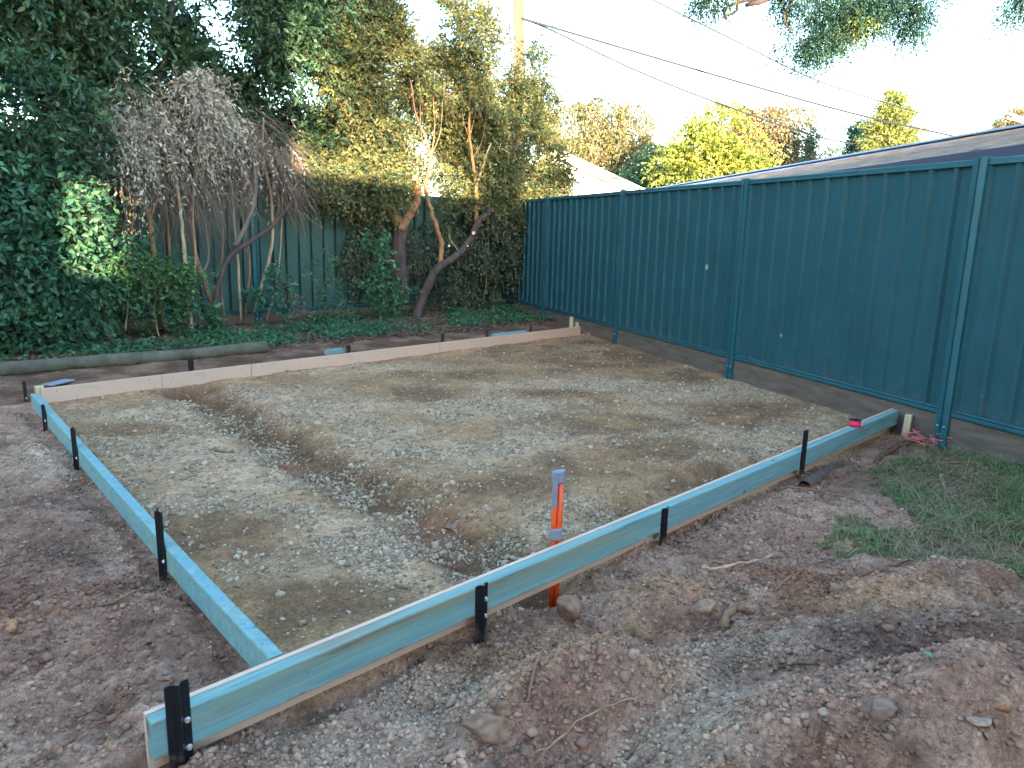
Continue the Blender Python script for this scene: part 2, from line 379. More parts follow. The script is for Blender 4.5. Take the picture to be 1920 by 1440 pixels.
# photo areas: gravel and bare patches on the pad
GRAV=[(620,770,150,30),(520,740,110,18),(900,760,180,26),(1180,800,230,30),(1060,840,160,40),(880,850,120,40),(720,820,120,40),(1300,780,150,25),(1380,820,120,25),(1500,800,70,30),(350,840,190,60),(280,780,150,24),(600,1000,200,80),(420,900,160,70),(730,1040,60,50),(1100,960,100,32),(1440,720,110,22),(1300,690,60,14),(1240,860,170,14),(1420,840,120,14),(1120,720,170,14),(1010,1000,70,25),(1530,780,60,16),(1330,735,160,18),(640,690,200,12)]
BARE=[(800,738,75,13),(1150,790,150,20),(1230,840,120,28),(1390,770,120,26),(1150,670,180,22),(870,700,150,10),(1030,735,90,9),(1100,870,150,22),(950,905,110,26),(430,1000,150,50),(600,1120,120,40),(250,800,90,16),(1280,700,90,14),(1320,880,90,18),(980,650,70,9),(1190,640,120,9)]
GE=[ell(*g) for g in GRAV];BE=[ell(*g) for g in BARE]
HEAP=[ell(*g) for g in((640,1400,190,90),(800,1290,110,50),(1500,1010,0.1,0.1))]
OCH=[ell(*g) for g in((1010,1190,120,35),(1230,1100,110,40),(1290,1300,60,40),(960,1260,110,50),(950,1010,60,40),(1650,1130,140,30))]
PALE=[ell(*g) for g in((1330,1290,70,90),(150,880,140,40),(1250,1410,90,50),(1400,1215,120,24))]
DARK=[ell(*g) for g in((1700,1210,170,50),(1780,1280,120,40),(60,965,120,40),(110,1060,110,45),(1650,880,120,40),(1840,1330,90,60))]
GRP=[tuple(atz(*p,-.17)[:2]) for p in((1600,985),(1640,930),(1650,880),(1740,818),(1960,850),(2500,950),(2600,1300),(2100,1200),(1925,1125),(1850,1075),(1740,1035),(1650,1030),(1580,1015))]
def gmask(x,y,n2): 
    j=.34
    return poly(x+j*fbm(x,y,4,4,41),y+j*fbm(x,y,4,4,42),GRP)
def lerp(a,b,t): return a+(b-a)*t[...,None]
C_=lambda *a:np.array(a)
def gcolor(x,y,D):
    n1,n2,n3=D['n1'],D['n2'],D['n3'];pad=D['pad']
    j=.95*fbm(x,y,3.8,6,51,.62)
    soil=lerp(C_(.225,.155,.125),C_(.31,.235,.19),sm(-.5,.6,fbm(x,y,2.2,5,61)))
    soil=lerp(soil,C_(.16,.088,.062),sm(.05,.55,fbm(x,y,2.6,5,63))*.75)
    soil=lerp(soil,C_(.36,.29,.24),sm(.1,.6,fbm(x,y,7,5,64))*.6);soil=lerp(soil,C_(.11,.075,.062),sm(.1,.6,fbm(x,y,11,5,65))*.65)
    for E_ in OCH: soil=lerp(soil,C_(.29,.20,.12),em(E_,x,y,.8,j*1.6)*.6)
    for E_ in PALE: soil=lerp(soil,C_(.36,.32,.26),em(E_,x,y,.8,j*1.4)*.5)
    for E_ in DARK: soil=lerp(soil,C_(.095,.066,.055),em(E_,x,y,.8,j*1.5)*.6)
    for E_ in HEAP: soil=lerp(soil,C_(.33,.27,.22),em(E_,x,y,.6,j*1.5)*.7)
    p=lerp(C_(.35,.255,.165),C_(.27,.19,.115),sm(-.4,.5,fbm(x,y,3,5,71)))
    g=np.zeros(x.shape)
    for E_ in GE:g=np.maximum(g,em(E_,x,y,.5,j))
    bm=np.zeros(x.shape)
    for E_ in BE:bm=np.maximum(bm,em(E_,x,y,.5,j*.9))
    p=lerp(p,C_(.47,.385,.295),g*.75*(.6+.4*sm(-.5,.5,n3)))
    far=sm(5,9,y)
    p=lerp(p,lerp(np.broadcast_to(C_(.17,.115,.075),p.shape),C_(.30,.20,.115),sm(-.2,.5,fbm(x,y,4,4,77))),bm*.9)
    t=1-sm(.08,.34,D['td']+.10*n2+.04*n3)
    p=lerp(p,lerp(np.broadcast_to(C_(.12,.08,.05),p.shape),C_(.20,.105,.07),sm(0,.5,fbm(x,y,3,3,91))),t*.9)
    gw=g*(1-bm)*(1-t)
    c=lerp(soil,p,pad)
    bed=lerp(C_(.10,.068,.05),C_(.17,.125,.095),sm(-.3,.5,n2))
    c=lerp(c,bed,sm(0,.05,D['dB']))
    gm=gmask(x,y,n2)
    c=lerp(c,lerp(np.broadcast_to(C_(.10,.075,.05),c.shape),C_(.07,.085,.035),sm(-.2,.4,n2)),gm*.85)
    c=c*(1+.35*n3+.25*n2+.2*fbm(x,y,90,2,97))[...,None]
    c=lerp(c,C_(.09,.11,.05),sm(15,22,np.hypot(x,y)))
    c=c*lerp(np.broadcast_to(C_(1.30,1.01,.85),c.shape),C_(1.10,.87,.70),pad)*(.86+.28*_h(np.round(x*120),np.round(y*120),5))[...,None]
    return np.clip(c,.01,1),gw
def axis(parts):
    out=[]
    for a,b,s in parts: out.append(np.arange(a,b,s))
    return np.concatenate(out)
def grow(start,step,end,k=1.35):
    r=[start];s=step
    while r[-1]<end: r.append(r[-1]+s);s*=k
    return np.array(r)
xs=np.concatenate([-grow(5.5,.05,900)[::-1],axis([(-5.45,-2,.016),(-2,2.2,.0095),(2.2,4.5,.014)]),grow(4.5,.03,900)])
ys=np.concatenate([-grow(-.9,.05,900)[::-1][:-1],axis([(.9,3.3,.0095),(3.3,6,.015),(6,14.2,.03)]),grow(14.2,.06,900)])
X,Y=np.meshgrid(xs,ys);X=X.ravel();Y=Y.ravel()
Z,D=height(X,Y);cc,_=gcolor(X,Y,D)
nx,ny=len(xs),len(ys);ii=(np.arange(ny-1)[:,None]*nx+np.arange(nx-1)).ravel()
go=bigmesh('ground',np.stack([X,Y,Z],1),np.stack([ii,ii+1,ii+nx+1,ii+nx],1),cc,M['ground'],smooth=True)
go['kind']='structure'
# ------------------------------------------------------------------ stones
ico=[];ph=(1+5**.5)/2
for a in(-1,1):
    for b in(-ph,ph): ico+=[(0,a,b),(a,b,0),(b,0,a)]
ICO=np.array(ico,float);ICO/=np.linalg.norm(ICO[0])
IT=[]
for i in range(12):
    for j_ in range(i+1,12):
        for k_ in range(j_+1,12):
            a,b,c=ICO[i],ICO[j_],ICO[k_]
            if max(np.linalg.norm(a-b),np.linalg.norm(b-c),np.linalg.norm(a-c))<1.1:
                IT.append((i,j_,k_) if np.dot(np.cross(b-a,c-a),a)>0 else (i,k_,j_))
IT=np.array(IT)
OCT=np.array([(1,0,0),(-1,0,0),(0,1,0),(0,-1,0),(0,0,1),(0,0,-1)],float)
OT=np.array([(0,2,4),(2,1,4),(1,3,4),(3,0,4),(2,0,5),(1,2,5),(3,1,5),(0,3,5)])
def randrot(n):
    q=rng.normal(size=(n,4));q/=np.linalg.norm(q,axis=1)[:,None];w,x,y,z=q.T
    return np.stack([1-2*(y*y+z*z),2*(x*y-z*w),2*(x*z+y*w),2*(x*y+z*w),1-2*(x*x+z*z),2*(y*z-x*w),2*(x*z-y*w),2*(y*z+x*w),1-2*(x*x+y*y)],1).reshape(n,3,3)
def stones(P,r,col,base=ICO,tri=IT,flat=.6):
    n=len(P);k=len(base)
    V=np.broadcast_to(base,(n,k,3))*(1+.40*(rng.random((n,k,1))-.5)*2)
    sc=np.stack([1+.5*rng.random(n),.75+.35*rng.random(n),flat+.3*rng.random(n)],1)*r[:,None]
    V=V*sc[:,None,:]
    R=randrot(n); a=rng.random(n)*2*PI;Rz=np.zeros((n,3,3));Rz[:,0,0]=np.cos(a);Rz[:,0,1]=-np.sin(a);Rz[:,1,0]=np.sin(a);Rz[:,1,1]=np.cos(a);Rz[:,2,2]=1
    mixm=rng.random(n)<.45
    R=np.where(mixm[:,None,None],R,Rz)
    V=np.einsum('nij,nkj->nki',R,V)+P[:,None,:]
    T=(tri[None]+(np.arange(n)*k)[:,None,None]).reshape(-1,3)
    return V.reshape(-1,3),T,np.repeat(col,k,0)
def merge(L):
    V=[];T=[];C=[];n=0
    for v,t,c in L: V.append(v);T.append(t+n);C.append(c);n+=len(v)
    return np.concatenate(V),np.concatenate(T),np.concatenate(C)
def scatter(n,xr,yr,dens):
    x=rng.uniform(*xr,n);y=rng.uniform(*yr,n);h,D=height(x,y)
    keep=rng.random(n)<dens(x,y,D);x,y,h=x[keep],y[keep],h[keep]
    return x,y,h,{k:v[keep] for k,v in D.items()}
def gcol(n,a=(.19,.135,.088),b=(.50,.385,.265)):
    t=rng.random((n,1))**1.3;c=C_(*a)+(C_(*b)-C_(*a))*t;c=c*(1+.06*(rng.random((n,3))-.5))
    return c
parts_=[]
def gd(x,y,D):
    _,g=gcolor(x,y,D)
    cl=sm(-.35,.35,fbm(x,y,6,4,131))
    t=1-sm(.12,.4,D['td'])
    return D['pad']*np.clip(.05+.80*g*cl+.6*t*cl,0,1)*(D['dR']<-.05)*np.clip(9/(y*y),.06,1)**.55
x,y,h,D=scatter(620000,(-3.6,3.2),(1.7,10.3),gd)
r=.0035+.0075*rng.random(len(x))**2.2; r*=np.clip(.75+.06*y,.9,1.15)
parts_.append(stones(np.stack([x,y,h+r*.15],1),r,gcol(len(x)),OCT,OT))
x,y,h,D=scatter(75000,(-3.6,3.2),(1.7,10.3),gd)
r=.008+.010*rng.random(len(x))**2.5
parts_.append(stones(np.stack([x,y,h+r*.2],1),r,gcol(len(x))))
# gravel spilled outside the front beam and to the left
def gd2(x,y,D):
    j=.5*fbm(x,y,3.5,4,51);g=np.zeros(x.shape)
    for E_ in HEAP[:2]:g=np.maximum(g,em(E_,x,y,.6,j*1.5)*.6)
    for E_ in PALE:g=np.maximum(g,em(E_,x,y,.5,j)*.25)
    return (1-D['pad'])*(D['dB']<0)*(g+.012)*(D['dR']<-.05)
x,y,h,D=scatter(260000,(-4.2,3.2),(.95,5.6),gd2)
r=.003+.007*rng.random(len(x))**2
parts_.append(stones(np.stack([x,y,h+r*.15],1),r,gcol(len(x)),OCT,OT))
V,T,Cc=merge(parts_)
tag(bigmesh('gravel',V,T,Cc,M['stone']),'pale crushed gravel spread over the levelled pad and spilled beside it','gravel',kind='stuff')
# soil crumbs outside
def sdn(x,y,D): return (1-D['pad'])*(D['dR']<-.03)*np.clip(.25+.6*sm(-.1,.5,fbm(x,y,4,4,141)),0,1)*(~gmask(x,y,0)|(rng.random(len(x))<.25))*np.where(D['dB']>0,.25,1)
x,y,h,D=scatter(480000,(-4.6,3.4),(.92,5.5),lambda x,y,D:sdn(x,y,D)*np.clip(5/(y*y),.1,1))
cs,_=gcolor(x,y,D);r=.0025+.011*rng.random(len(x))**3.2
a=stones(np.stack([x,y,h+r*.2],1),r,cs*(.66+.40*rng.random((len(x),1)))*C_(.97,1,1.02),OCT,OT)
x,y,h,D=scatter(10000,(-4.6,3.4),(.92,6),sdn)
cs,_=gcolor(x,y,D);r=.006+.014*rng.random(len(x))**3.5
b_=stones(np.stack([x,y,h+r*.2],1),r,cs*(.68+.28*rng.random((len(x),1)))+.05*(rng.random((len(x),1))<.25)*np.array([1,.95,.85]))
V,T,Cc=merge([a,b_])
tag(bigmesh('soil_crumbs',V,T,Cc,M['stone']),'crumbly purple-brown soil lumps covering the dug ground around the formwork','soil',kind='stuff')
# ------------------------------------------------------------------ individual rocks
def hz(x,y): return float(height(np.array([x]),np.array([y]))[0][0])
def surf(px,py):
    d=ray(px,py);o=np.array([0,0,CH]);t=1.2
    for i in range(400):
        p=o+d*t
        if p[2]<hz(p[0],p[1]):break
        t+=.02 if t<4 else .05
    lo,hi=t-.05,t
    for i in range(12):
        m_=(lo+hi)/2;p=o+d*m_
        if p[2]<hz(p[0],p[1]):hi=m_
        else:lo=m_
    return o+d*hi
def subdiv(V,T):
    V=list(map(tuple,V));mp={};NT=[]
    def mid(a,b):
        k=(min(a,b),max(a,b))
        if k not in mp:
            p=(np.array(V[a])+np.array(V[b]));p/=np.linalg.norm(p);mp[k]=len(V);V.append(tuple(p))
        return mp[k]
    for a,b,c in T:
        x_,y_,z_=mid(a,b),mid(b,c),mid(c,a);NT+=[(a,x_,z_),(b,y_,x_),(c,z_,y_),(x_,y_,z_)]
    return np.array(V),np.array(NT)
I2=subdiv(ICO,IT);I3=subdiv(*I2)
def rockmesh(rx,ry,rz,seed,rough=.22):
    r_=np.random.default_rng(seed);V,T=I3;V=V.copy()
    for k in range(14):   # flat facets
        n=r_.normal(size=3);n/=np.linalg.norm(n);d=.45+.38*r_.random();e=V@n-d
        V=V-np.clip(e,0,9)[:,None]*n*.97
    a=r_.normal(size=(5,3))*3;pp=r_.random(5)*6
    V=V*(1+rough*.5*np.sin(V@a.T+pp).mean(1)[:,None]*2+ .17*(r_.random((len(V),1))-.5))
    return V*[rx,ry,rz],T
ROCKS=[(1065,1140,46,38,(.34,.22,.17),'large porous reddish-brown rock just below the front beam near the orange stake'),
(1325,1133,34,24,(.33,.25,.20),'flat grey-brown rock on the ochre soil left of the short thick stick'),
(1873,1317,30,22,(.42,.27,.19),'smooth orange-brown stone near the lower right corner'),
(1836,1352,34,17,(.42,.36,.34),'long pale stone beside a green leaf at the lower right'),
(910,1370,62,38,(.27,.20,.16),'big rough clod at the bottom of the mound in front of the beam'),
(938,1330,34,24,(.26,.18,.14),'reddish clod leaning on the big rough clod below the mound'),
(848,985,20,13,(.26,.19,.18),'purple-grey stone lying in the trench across the pad'),
(963,1245,16,12,(.26,.20,.19),'round purplish stone on the yellow side of the mound'),
(1103,1290,11,12,(.46,.42,.28),'small cream stone half way down the front of the mound'),
(20,1172,18,17,(.45,.28,.16),'orange-brown stone at the left edge of the photo'),
(208,1397,18,13,(.44,.33,.25),'pinkish angular stone on bare soil left of the beam end'),
(70,1130,14,9,(.40,.33,.30),'rounded grey-pink stone on the red dirt at the far left'),
(1570,1105,24,15,(.33,.26,.24),'pale grey stone on top of the soil ridge below the grass'),
(1840,1230,34,20,(.27,.20,.17),'brown clod half buried in the dark soil on the right'),
(1655,1330,52,24,(.24,.18,.17),'flat dark stone sunk in the foreground mound'),
(1525,1360,17,42,(.28,.21,.21),'upright slab of soil standing at the bottom of the foreground mound'),
(1830,1150,11,8,(.42,.36,.34),'small round white-grey stone under the cut bank of the grass'),
(1545,1335,13,11,(.50,.47,.42),'small white quartz stone on the foreground mound'),
(275,1338,9,8,(.50,.43,.36),'pale stone on the soil above the end of the front beam'),
(1755,1120,14,9,(.40,.35,.32),'grey stone above the ochre patch near the grass bank'),
(1245,1420,14,13,(.50,.45,.36),'cream pebble at the bottom edge below the gravel spill'),
(600,1332,11,7,(.52,.48,.42),'flat white pebble on the gravel spill under the front beam'),
(990,1410,30,20,(.24,.19,.17),'dark clod at the bottom edge right of the gravel spill'),
(1090,1235,14,9,(.45,.40,.32),'grey-cream pebble near the crest of the mound')]
for i,(px,py,w,h_,c,lab) in enumerate(ROCKS):
    p=surf(px,py+h_*.55);k=pxm(p);rx,rz=w*k*.82,h_*k*.95
    V,T=rockmesh(rx,rx*.75,rz,i+5)
    a=rng.uniform(-.5,.5);V=V@np.array([[math.cos(a),math.sin(a),0],[-math.sin(a),math.cos(a),0],[0,0,1]])
    o=bigmesh('rock',V,T,(np.tile(np.array(c),(len(V),1))*.65+.3*C_(.24,.155,.12))*C_(1,.84,.70)*(.6+.6*rng.random((len(V),1))),M['rock'],smooth=False)
    o.location=[float(p[0]),float(p[1]+rx*.3),float(p[2]+rz*.25)]
    tag(o,lab,'rock','rocks lying on the soil')
# ------------------------------------------------------------------ sticks and twigs lying about
def curve(pts,n=10):
    P=np.array(pts,float);k=len(P);t=np.linspace(0,k-1,n);out=[]
    for q in t:
        i=min(int(q),k-2);f=q-i;p0=P[max(i-1,0)];p1=P[i];p2=P[i+1];p3=P[min(i+2,k-1)]
        out.append(.5*((2*p1)+(-p0+p2)*f+(2*p0-5*p1+4*p2-p3)*f*f+(-p0+3*p1-3*p2+p3)*f**3))
    return np.array(out)
STK=[([(1358,1180),(1362,1160),(1385,1148),(1415,1152)],.015,(.24,.18,.12),'stick','short thick bent grey stick on the soil below the flat rock'),
([(1000,1415),(1080,1360),(1150,1328),(1225,1322)],.0035,(.34,.28,.20),'stem','long thin pale dry stem arching over the mound at the bottom'),
([(1315,1066),(1380,1057),(1450,1043)],.008,(.42,.34,.27),'stick','flat pale splinter of wood lying along the soil below the beam'),
([(1450,1110),(1500,1075),(1560,1048)],.004,(.25,.18,.14),'twig','thin brown twig slanting up the soil ridge'),
([(1460,1255),(1520,1252),(1535,1248)],.004,(.08,.06,.05),'twig','short dark twig beside the dry rock pile on the mound'),
([(990,1320),(1000,1270),(1025,1225),(1035,1200)],.005,(.20,.15,.13),'root','thin dark root hanging down the face of the mound'),
([(800,1218),(850,1206),(905,1197)],.006,(.16,.11,.09),'root','dark root at the foot of the front beam beside a peg'),
([(185,1136),(240,1122),(290,1105)],.005,(.24,.18,.13),'stick','pale stick on the soil outside the left beam'),
([(400,845),(440,849)],.009,(.22,.17,.13),'stick','small brown stick on the gravel inside the left beam'),
([(1765,893),(1772,925),(1788,955)],.010,(.24,.20,.18),'stick','grey stick lying down through the grass'),
([(1450,918),(1530,925),(1600,938),(1640,965)],.005,(.28,.20,.16),'stem','bent brown stem across the bare soil left of the grass'),
([(1640,870),(1700,838),(1760,818)],.016,(.13,.085,.07),'root','thick dark root running up to the fence beside the short peg'),
([(1660,865),(1760,872),(1915,872)],.006,(.22,.16,.13),'stem','long straight brown stem lying across the grass below the fence'),
([(768,905),(800,925)],.007,(.25,.21,.17),'stick','small grey stick on the bank of the trench'),
([(860,1040),(880,1062)],.006,(.30,.24,.20),'stick','little stick on the red trench floor near the front beam'),
([(1600,1090),(1660,1070),(1720,1052)],.005,(.17,.12,.10),'root','dark root along the top of the soil bank beside the grass')]
for pts,r_,c,cat,lab in STK:
    P=[surf(*p) for p in pts];P=curve(P,max(8,4*len(P)))
    P[:,2]=[hz(p[0],p[1]) for p in P];P[:,2]+=r_*.8+.01*np.sin(np.linspace(0,PI,len(P)))*(r_<.006)
    P+=rng.normal(size=P.shape)*r_*.25
    mb=MB();rad=np.linspace(r_,r_*.6,len(P))*(1+.2*rng.random(len(P)));mb.tube(P-P[0],rad,7,(c[0],c[1]*.78,c[2]*.62))
    o=mb.build(cat,M['bark'],smooth=True,fix=False);o.location=P[0].tolist();tag(o,lab,cat,'sticks and roots on the ground')
# ------------------------------------------------------------------ leaf engine
def leafcards(P,dirs,L,Wd,col,droop=.0,nrm=None):
    """one folded leaf per row: base P, direction dirs, length L, half width Wd"""
    n=len(P);d=dirs/ (np.linalg.norm(dirs,axis=1)[:,None]+1e-9)
    r=rng.normal(size=(n,3)) if nrm is None else nrm+.5*rng.normal(size=(n,3))
    s=np.cross(d,r);s/=np.linalg.norm(s,axis=1)[:,None]+1e-9;u=np.cross(s,d)
    L=L[:,None];Wd=Wd[:,None]
    tip=P+d*L-u*L*.12; mid=P+d*L*.45
    a=mid+s*Wd+u*Wd*.35;b=mid-s*Wd+u*Wd*.35
    q=P+d*L*.80-u*L*.05;a2=q+s*Wd*.55+u*Wd*.15;b2=q-s*Wd*.55+u*Wd*.15
    V=np.stack([P,a,a2,tip,b2,b,mid],1).reshape(-1,3)
    base=np.arange(n)*7
    T=np.concatenate([np.stack([base+i for i in t],1) for t in((0,1,6),(6,1,2),(6,2,3),(6,3,4),(6,4,5),(6,5,0))])
    return V,T,np.repeat(col,7,0)
def quick(P,dirs,L,Wd,col):
    n=len(P);d=dirs/(np.linalg.norm(dirs,axis=1)[:,None]+1e-9);r=rng.normal(size=(n,3))
    s=np.cross(d,r);s/=np.linalg.norm(s,axis=1)[:,None]+1e-9;u=np.cross(s,d);L=L[:,None];Wd=Wd[:,None]
    tip=P+d*L;a=P+d*L*.45+s*Wd+u*Wd*.3;b=P+d*L*.45-s*Wd+u*Wd*.3
    V=np.stack([P,a,tip,b],1).reshape(-1,3);k=np.arange(n)*4
    T=np.concatenate([np.stack([k,k+1,k+2],1),np.stack([k,k+2,k+3],1)])
    return V,T,np.repeat(col,4,0)
def lcol(n,a,b,var=.18):
    t=rng.random((n,1));c=C_(*a)+(C_(*b)-C_(*a))*t
    return np.clip(c*(1+var*(rng.random((n,1))-.5)*2)*(1+.08*(rng.random((n,3))-.5)),.004,1)
def twigs(O,ax,length,nl,L,W,ca,cb,droop=.4,twig=None,quickl=False,spread=.9,cvar=.25):
    """twigs from O along ax, each with nl leaves"""
    n=len(O);ax=ax/(np.linalg.norm(ax,axis=1)[:,None]+1e-9);len_=length*(.6+.8*rng.random(n))
    t=(np.arange(nl)+.5)/nl;t=t[None,:]+.1*rng.random((n,nl))
    pos=O[:,None,:]+ax[:,None,:]*(t*len_[:,None])[...,None];pos[...,2]-=droop*(t*t)*len_[:,None]
    side=rng.normal(size=(n,nl,3));dr=ax[:,None,:]*.55+side*spread/1.5;dr[...,2]-=droop*.8
    LL=L*(.65+.6*rng.random((n,nl)));cl=lcol(n,ca,cb,cvar)[:,None,:]*(1+.35*(rng.random((n,nl,1))-.5))
    f=quick if quickl else leafcards
    A=f(pos.reshape(-1,3),dr.reshape(-1,3),LL.ravel(),LL.ravel()*W,np.clip(cl.reshape(-1,3),.003,1))
    B=None
    if twig is not None:
        # thin three-sided strips for the twig itself
        p0=O;p1=O+ax*(len_*.5)[:,None];p1[:,2]-=droop*.25*len_;p2=O+ax*len_[:,None];p2[:,2]-=droop*len_
        r=twig[0];V=[];T=[]
        off=np.array([[1,0,0],[-.5,.87,0],[-.5,-.87,0]])*r
        off2=np.array([[0,0,1],[.0,.87,-.5],[.87,-.3,-.5]])*r
        ring=np.stack([p0[:,None]+off+off2*.5,p1[:,None]+(off+off2*.5)*.8,p2[:,None]+(off+off2*.5)*.4],1).reshape(n,9,3)
        tt=[]
        for i in range(2):
            for j in range(3):
                a=i*3+j;b=i*3+(j+1)%3;tt+=[(a,b,b+3),(a,b+3,a+3)]
        T=(np.array(tt)[None]+(np.arange(n)*9)[:,None,None]).reshape(-1,3)
        B=(ring.reshape(-1,3),T,np.tile(np.array(twig[1]),(n*9,1))*(.7+.6*np.repeat(rng.random((n,1)),9,0)))
    return A,B
def inblob(n,c,r,shell=.35):
    v=rng.normal(size=(n,3));v/=np.linalg.norm(v,axis=1)[:,None]
    q=(shell+(1-shell)*rng.random((n,1)))**.6
    return c+v*q*r,v
# ------------------------------------------------------------------ trunks
def limb(mb,pts,r0,r1,col,n=9,knob=.12,k=5):
    P=curve(pts,max(8,k*len(pts)));rad=np.linspace(r0,r1,len(P))*(1+knob*(rng.random(len(P))-.5));P+=rng.normal(size=P.shape)*np.minimum(r0*.12,.006)
    mb.tube(P,rad,n,col,jit=.12)
    return P
def blobs2foliage(BL,leaf,hull=None):
    """BL rows: px,py,off,rpx,rpy,depth,ntwigs"""
    Aall=[];Ball=[]
    for (px,py,off,rx,ry,dp,n) in BL:
        c=bp(px,py,off);k=pxm(c);rr=np.array([rx*k,dp,ry*k])
        # local axes follow the back fence
        O,v=inblob(n,np.zeros(3),rr)
        ax=v*np.array([1,1,1])
        Rm=np.array([[BD[0],BD[1],0],[BN[0],BN[1],0],[0,0,1]])
        O=O@Rm+c;v=v@Rm
        clump=vn(O[:,0]*2.6+O[:,2]*1.7,O[:,1]*2.6-O[:,2]*2.1,5);keep=clump>leaf.get('gap',.22)
        O=O[keep];v=v[keep]
        O[:,2]=np.maximum(O[:,2],-.12)
        d=v*.7+rng.normal(size=v.shape)*.6+np.array([0,0,leaf.get('up',.1)])
        A,B=twigs(O,d,leaf['len'],leaf['nl'],leaf['L'],leaf['W'],leaf['a'],leaf['b'],leaf.get('droop',.4),leaf.get('twig'),leaf.get('quick',False))
        Aall.append(A)
        if B is not None:Ball.append(B)
    return Aall,Ball
def tree(name,base,label,cat,trunks,BL,leaf,group=None,barkcol=(.2,.16,.13),leafmat='leaf',extra=None):
    t=thing(name,base,label,cat,group)
    if trunks:
        mb=MB()
        for pts,off,r0,r1,c in trunks:
            offs=off if isinstance(off,(list,tuple)) else [off]*len(pts)
            P=[bp(p[0],p[1],o_) for p,o_ in zip(pts,offs)]
            limb(mb,P,r0,r1,c or barkcol)
        mb.build('trunk',M['bark'],t,smooth=True,fix=False)
    A,B=blobs2foliage(BL,leaf)
    if extra:A+=extra[0];B+=extra[1]
    V,T,Cc=merge(A);bigmesh('crown',V,T,Cc,M[leafmat],t)
    if B:
        V,T,Cc=merge(B);bigmesh('twigs',V,T,Cc,M['twig'],t)
    return t
# the fence: panels, rails, posts, plinth
def panelmesh(A,B_,N,z0,z1,recess,name,matl,parent,lab=None):
    d,L=ln(A,B_);pitch=.2;n=int(round(L/pitch));pitch=L/n;pr=[]
    for i in range(n):
        s0=i*pitch
        if recess: seq=[(0,0),(.128,0),(.134,-.055),(.172,-.055),(.178,0)]
        else: seq=[(0,0),(.135,0),(.150,.026),(.176,.026),(.191,0)]
        pr+=[(s0+a,b) for a,b in seq]
    pr.append((L,0));pr=np.array(pr);zz=np.linspace(z0,z1,2)
    th=.0015
    V=[];
    for sgn in(0,-th):
        for z in zz:
            V.append(A+d*pr[:,:1]+N*(pr[:,1:]+sgn)+np.array([0,0,z]))
    k=len(pr);V=np.concatenate(V);Fc=[]
    for i in range(k-1):
        Fc.append((i,i+1,i+1+k,i+k));Fc.append((2*k+i,2*k+i+k,2*k+i+1+k,2*k+i+1))
    mb=MB();mb.add(V,Fc);o=mb.build(name,matl,parent,fix=False)
    return o
def fence(name,O,dirv,N,ks,label,recess,mp,z0=0,plinth=True,zg=-.3):
    t=thing(name,O+np.array([0,0,-.2]),label,'fence')
    ax=np.array([dirv,N,[0,0,1.]])
    for i in range(len(ks)-1):
        A=O+dirv*(ks[i]*SP);B_=O+dirv*(ks[i+1]*SP);A=A+dirv*.02;B_=B_-dirv*.02
        panelmesh(A,B_,N,z0+.01,z0+FH-.01,recess,'panel',mp,t)
        mid=(A+B_)/2;L=np.linalg.norm(B_-A)-.05
        mb=MB()
        mb.box(mid+N*.004+[0,0,z0+FH-.02],(L,.052,.045),ax,bev=.006);mb.box(mid+N*.027+[0,0,z0+FH-.036],(L,.012,.012),ax,bev=.003)
        mb.build('top_rail',M['rail'],t)
        mb=MB();mb.box(mid+N*.006+[0,0,z0+.0],(L,.058,.03),ax,bev=.006);mb.box(mid+N*.020+[0,0,z0+.026],(L,.028,.016),ax,bev=.004);mb.build('bottom_rail',M['rail'],t)
        if plinth:
            mb=MB();mb.box(mid+N*.002+[0,0,z0-.165],(L+.03,.04,.29),ax,bev=.004);o=mb.build('plinth_board',M['oldpine'],t)
    for k in ks:
        p=O+dirv*(k*SP)
        mb=MB();w=.048
        prof=[(-w,-.02),(-w,.045),(-.010,.050),(-.006,.040),(.006,.040),(.010,.050),(w,.045),(w,-.02)]
        mb.prism(prof,p+np.array([0,0,zg]),np.array([dirv,N,[0,0,1.]]),FH+z0-zg+.012)
        po=mb.build('post',M['rail'],t)
        for dx in(-.026,.026):
            s=MB();c=p+dirv*dx+N*.05+[0,0,-.09];s.tube([c-N*.002,c+N*.004],.007,8);s.build('screw',M['zinc'],po)
    return t
rf=fence('steel_fence',P3,FD,FN,[-2,-1,0,1,2,3,3.75],'dark green ribbed steel fence running along the right side above a weathered timber plinth',False,M['fence'])
bf=fence('steel_fence',CORN+BN*.0,-BD,BN,[0.03,.97,1.97,2.97,3.97,4.97],'green ribbed steel fence across the back, half hidden behind trees and shrubs',True,M['fenceb'])
# ------------------------------------------------------------------ formwork
def beamaxes(d): return np.array([d,[d[1],-d[0],0],[0,0,1.]])
def bar(name,a,d,L,off,w,h,ztop,m_,parent,bev=.003,ruler=0):
    ax=beamaxes(d);n=ax[1]
    mb=MB();mb.box(np.array([0,0,0.]),(h,w,L),None,bev=bev) # long axis local z so grain runs along it
    o=mb.build(name,m_,None)
    c=a+d*(L/2)+n*off;c=np.array([c[0],c[1],ztop-h/2])
    mm=Matrix(((0,n[0],d[0],c[0]),(0,n[1],d[1],c[1]),(1,0,0,c[2]),(0,0,0,1)))
    mm=Matrix(((0.,n[0],d[0],c[0]),(0.,n[1],d[1],c[1]),(-1.,0.,0.,c[2]),(0,0,0,1)))
    if parent is not None:
        o.parent=parent;o.matrix_parent_inverse=Matrix.Identity(4);mm=Matrix.Translation(parent.location).inverted()@mm
    o.matrix_local=mm
    return o
tb=thing('formwork_beam',(fi0[0],fi0[1],-.2),'long blue-green treated timber form backed by plywood, crossing the foreground','formwork')
bar('timber',fi0,FB,FL+.02,.017+.0228,.045,.108,ZT,M['ptop'],tb)
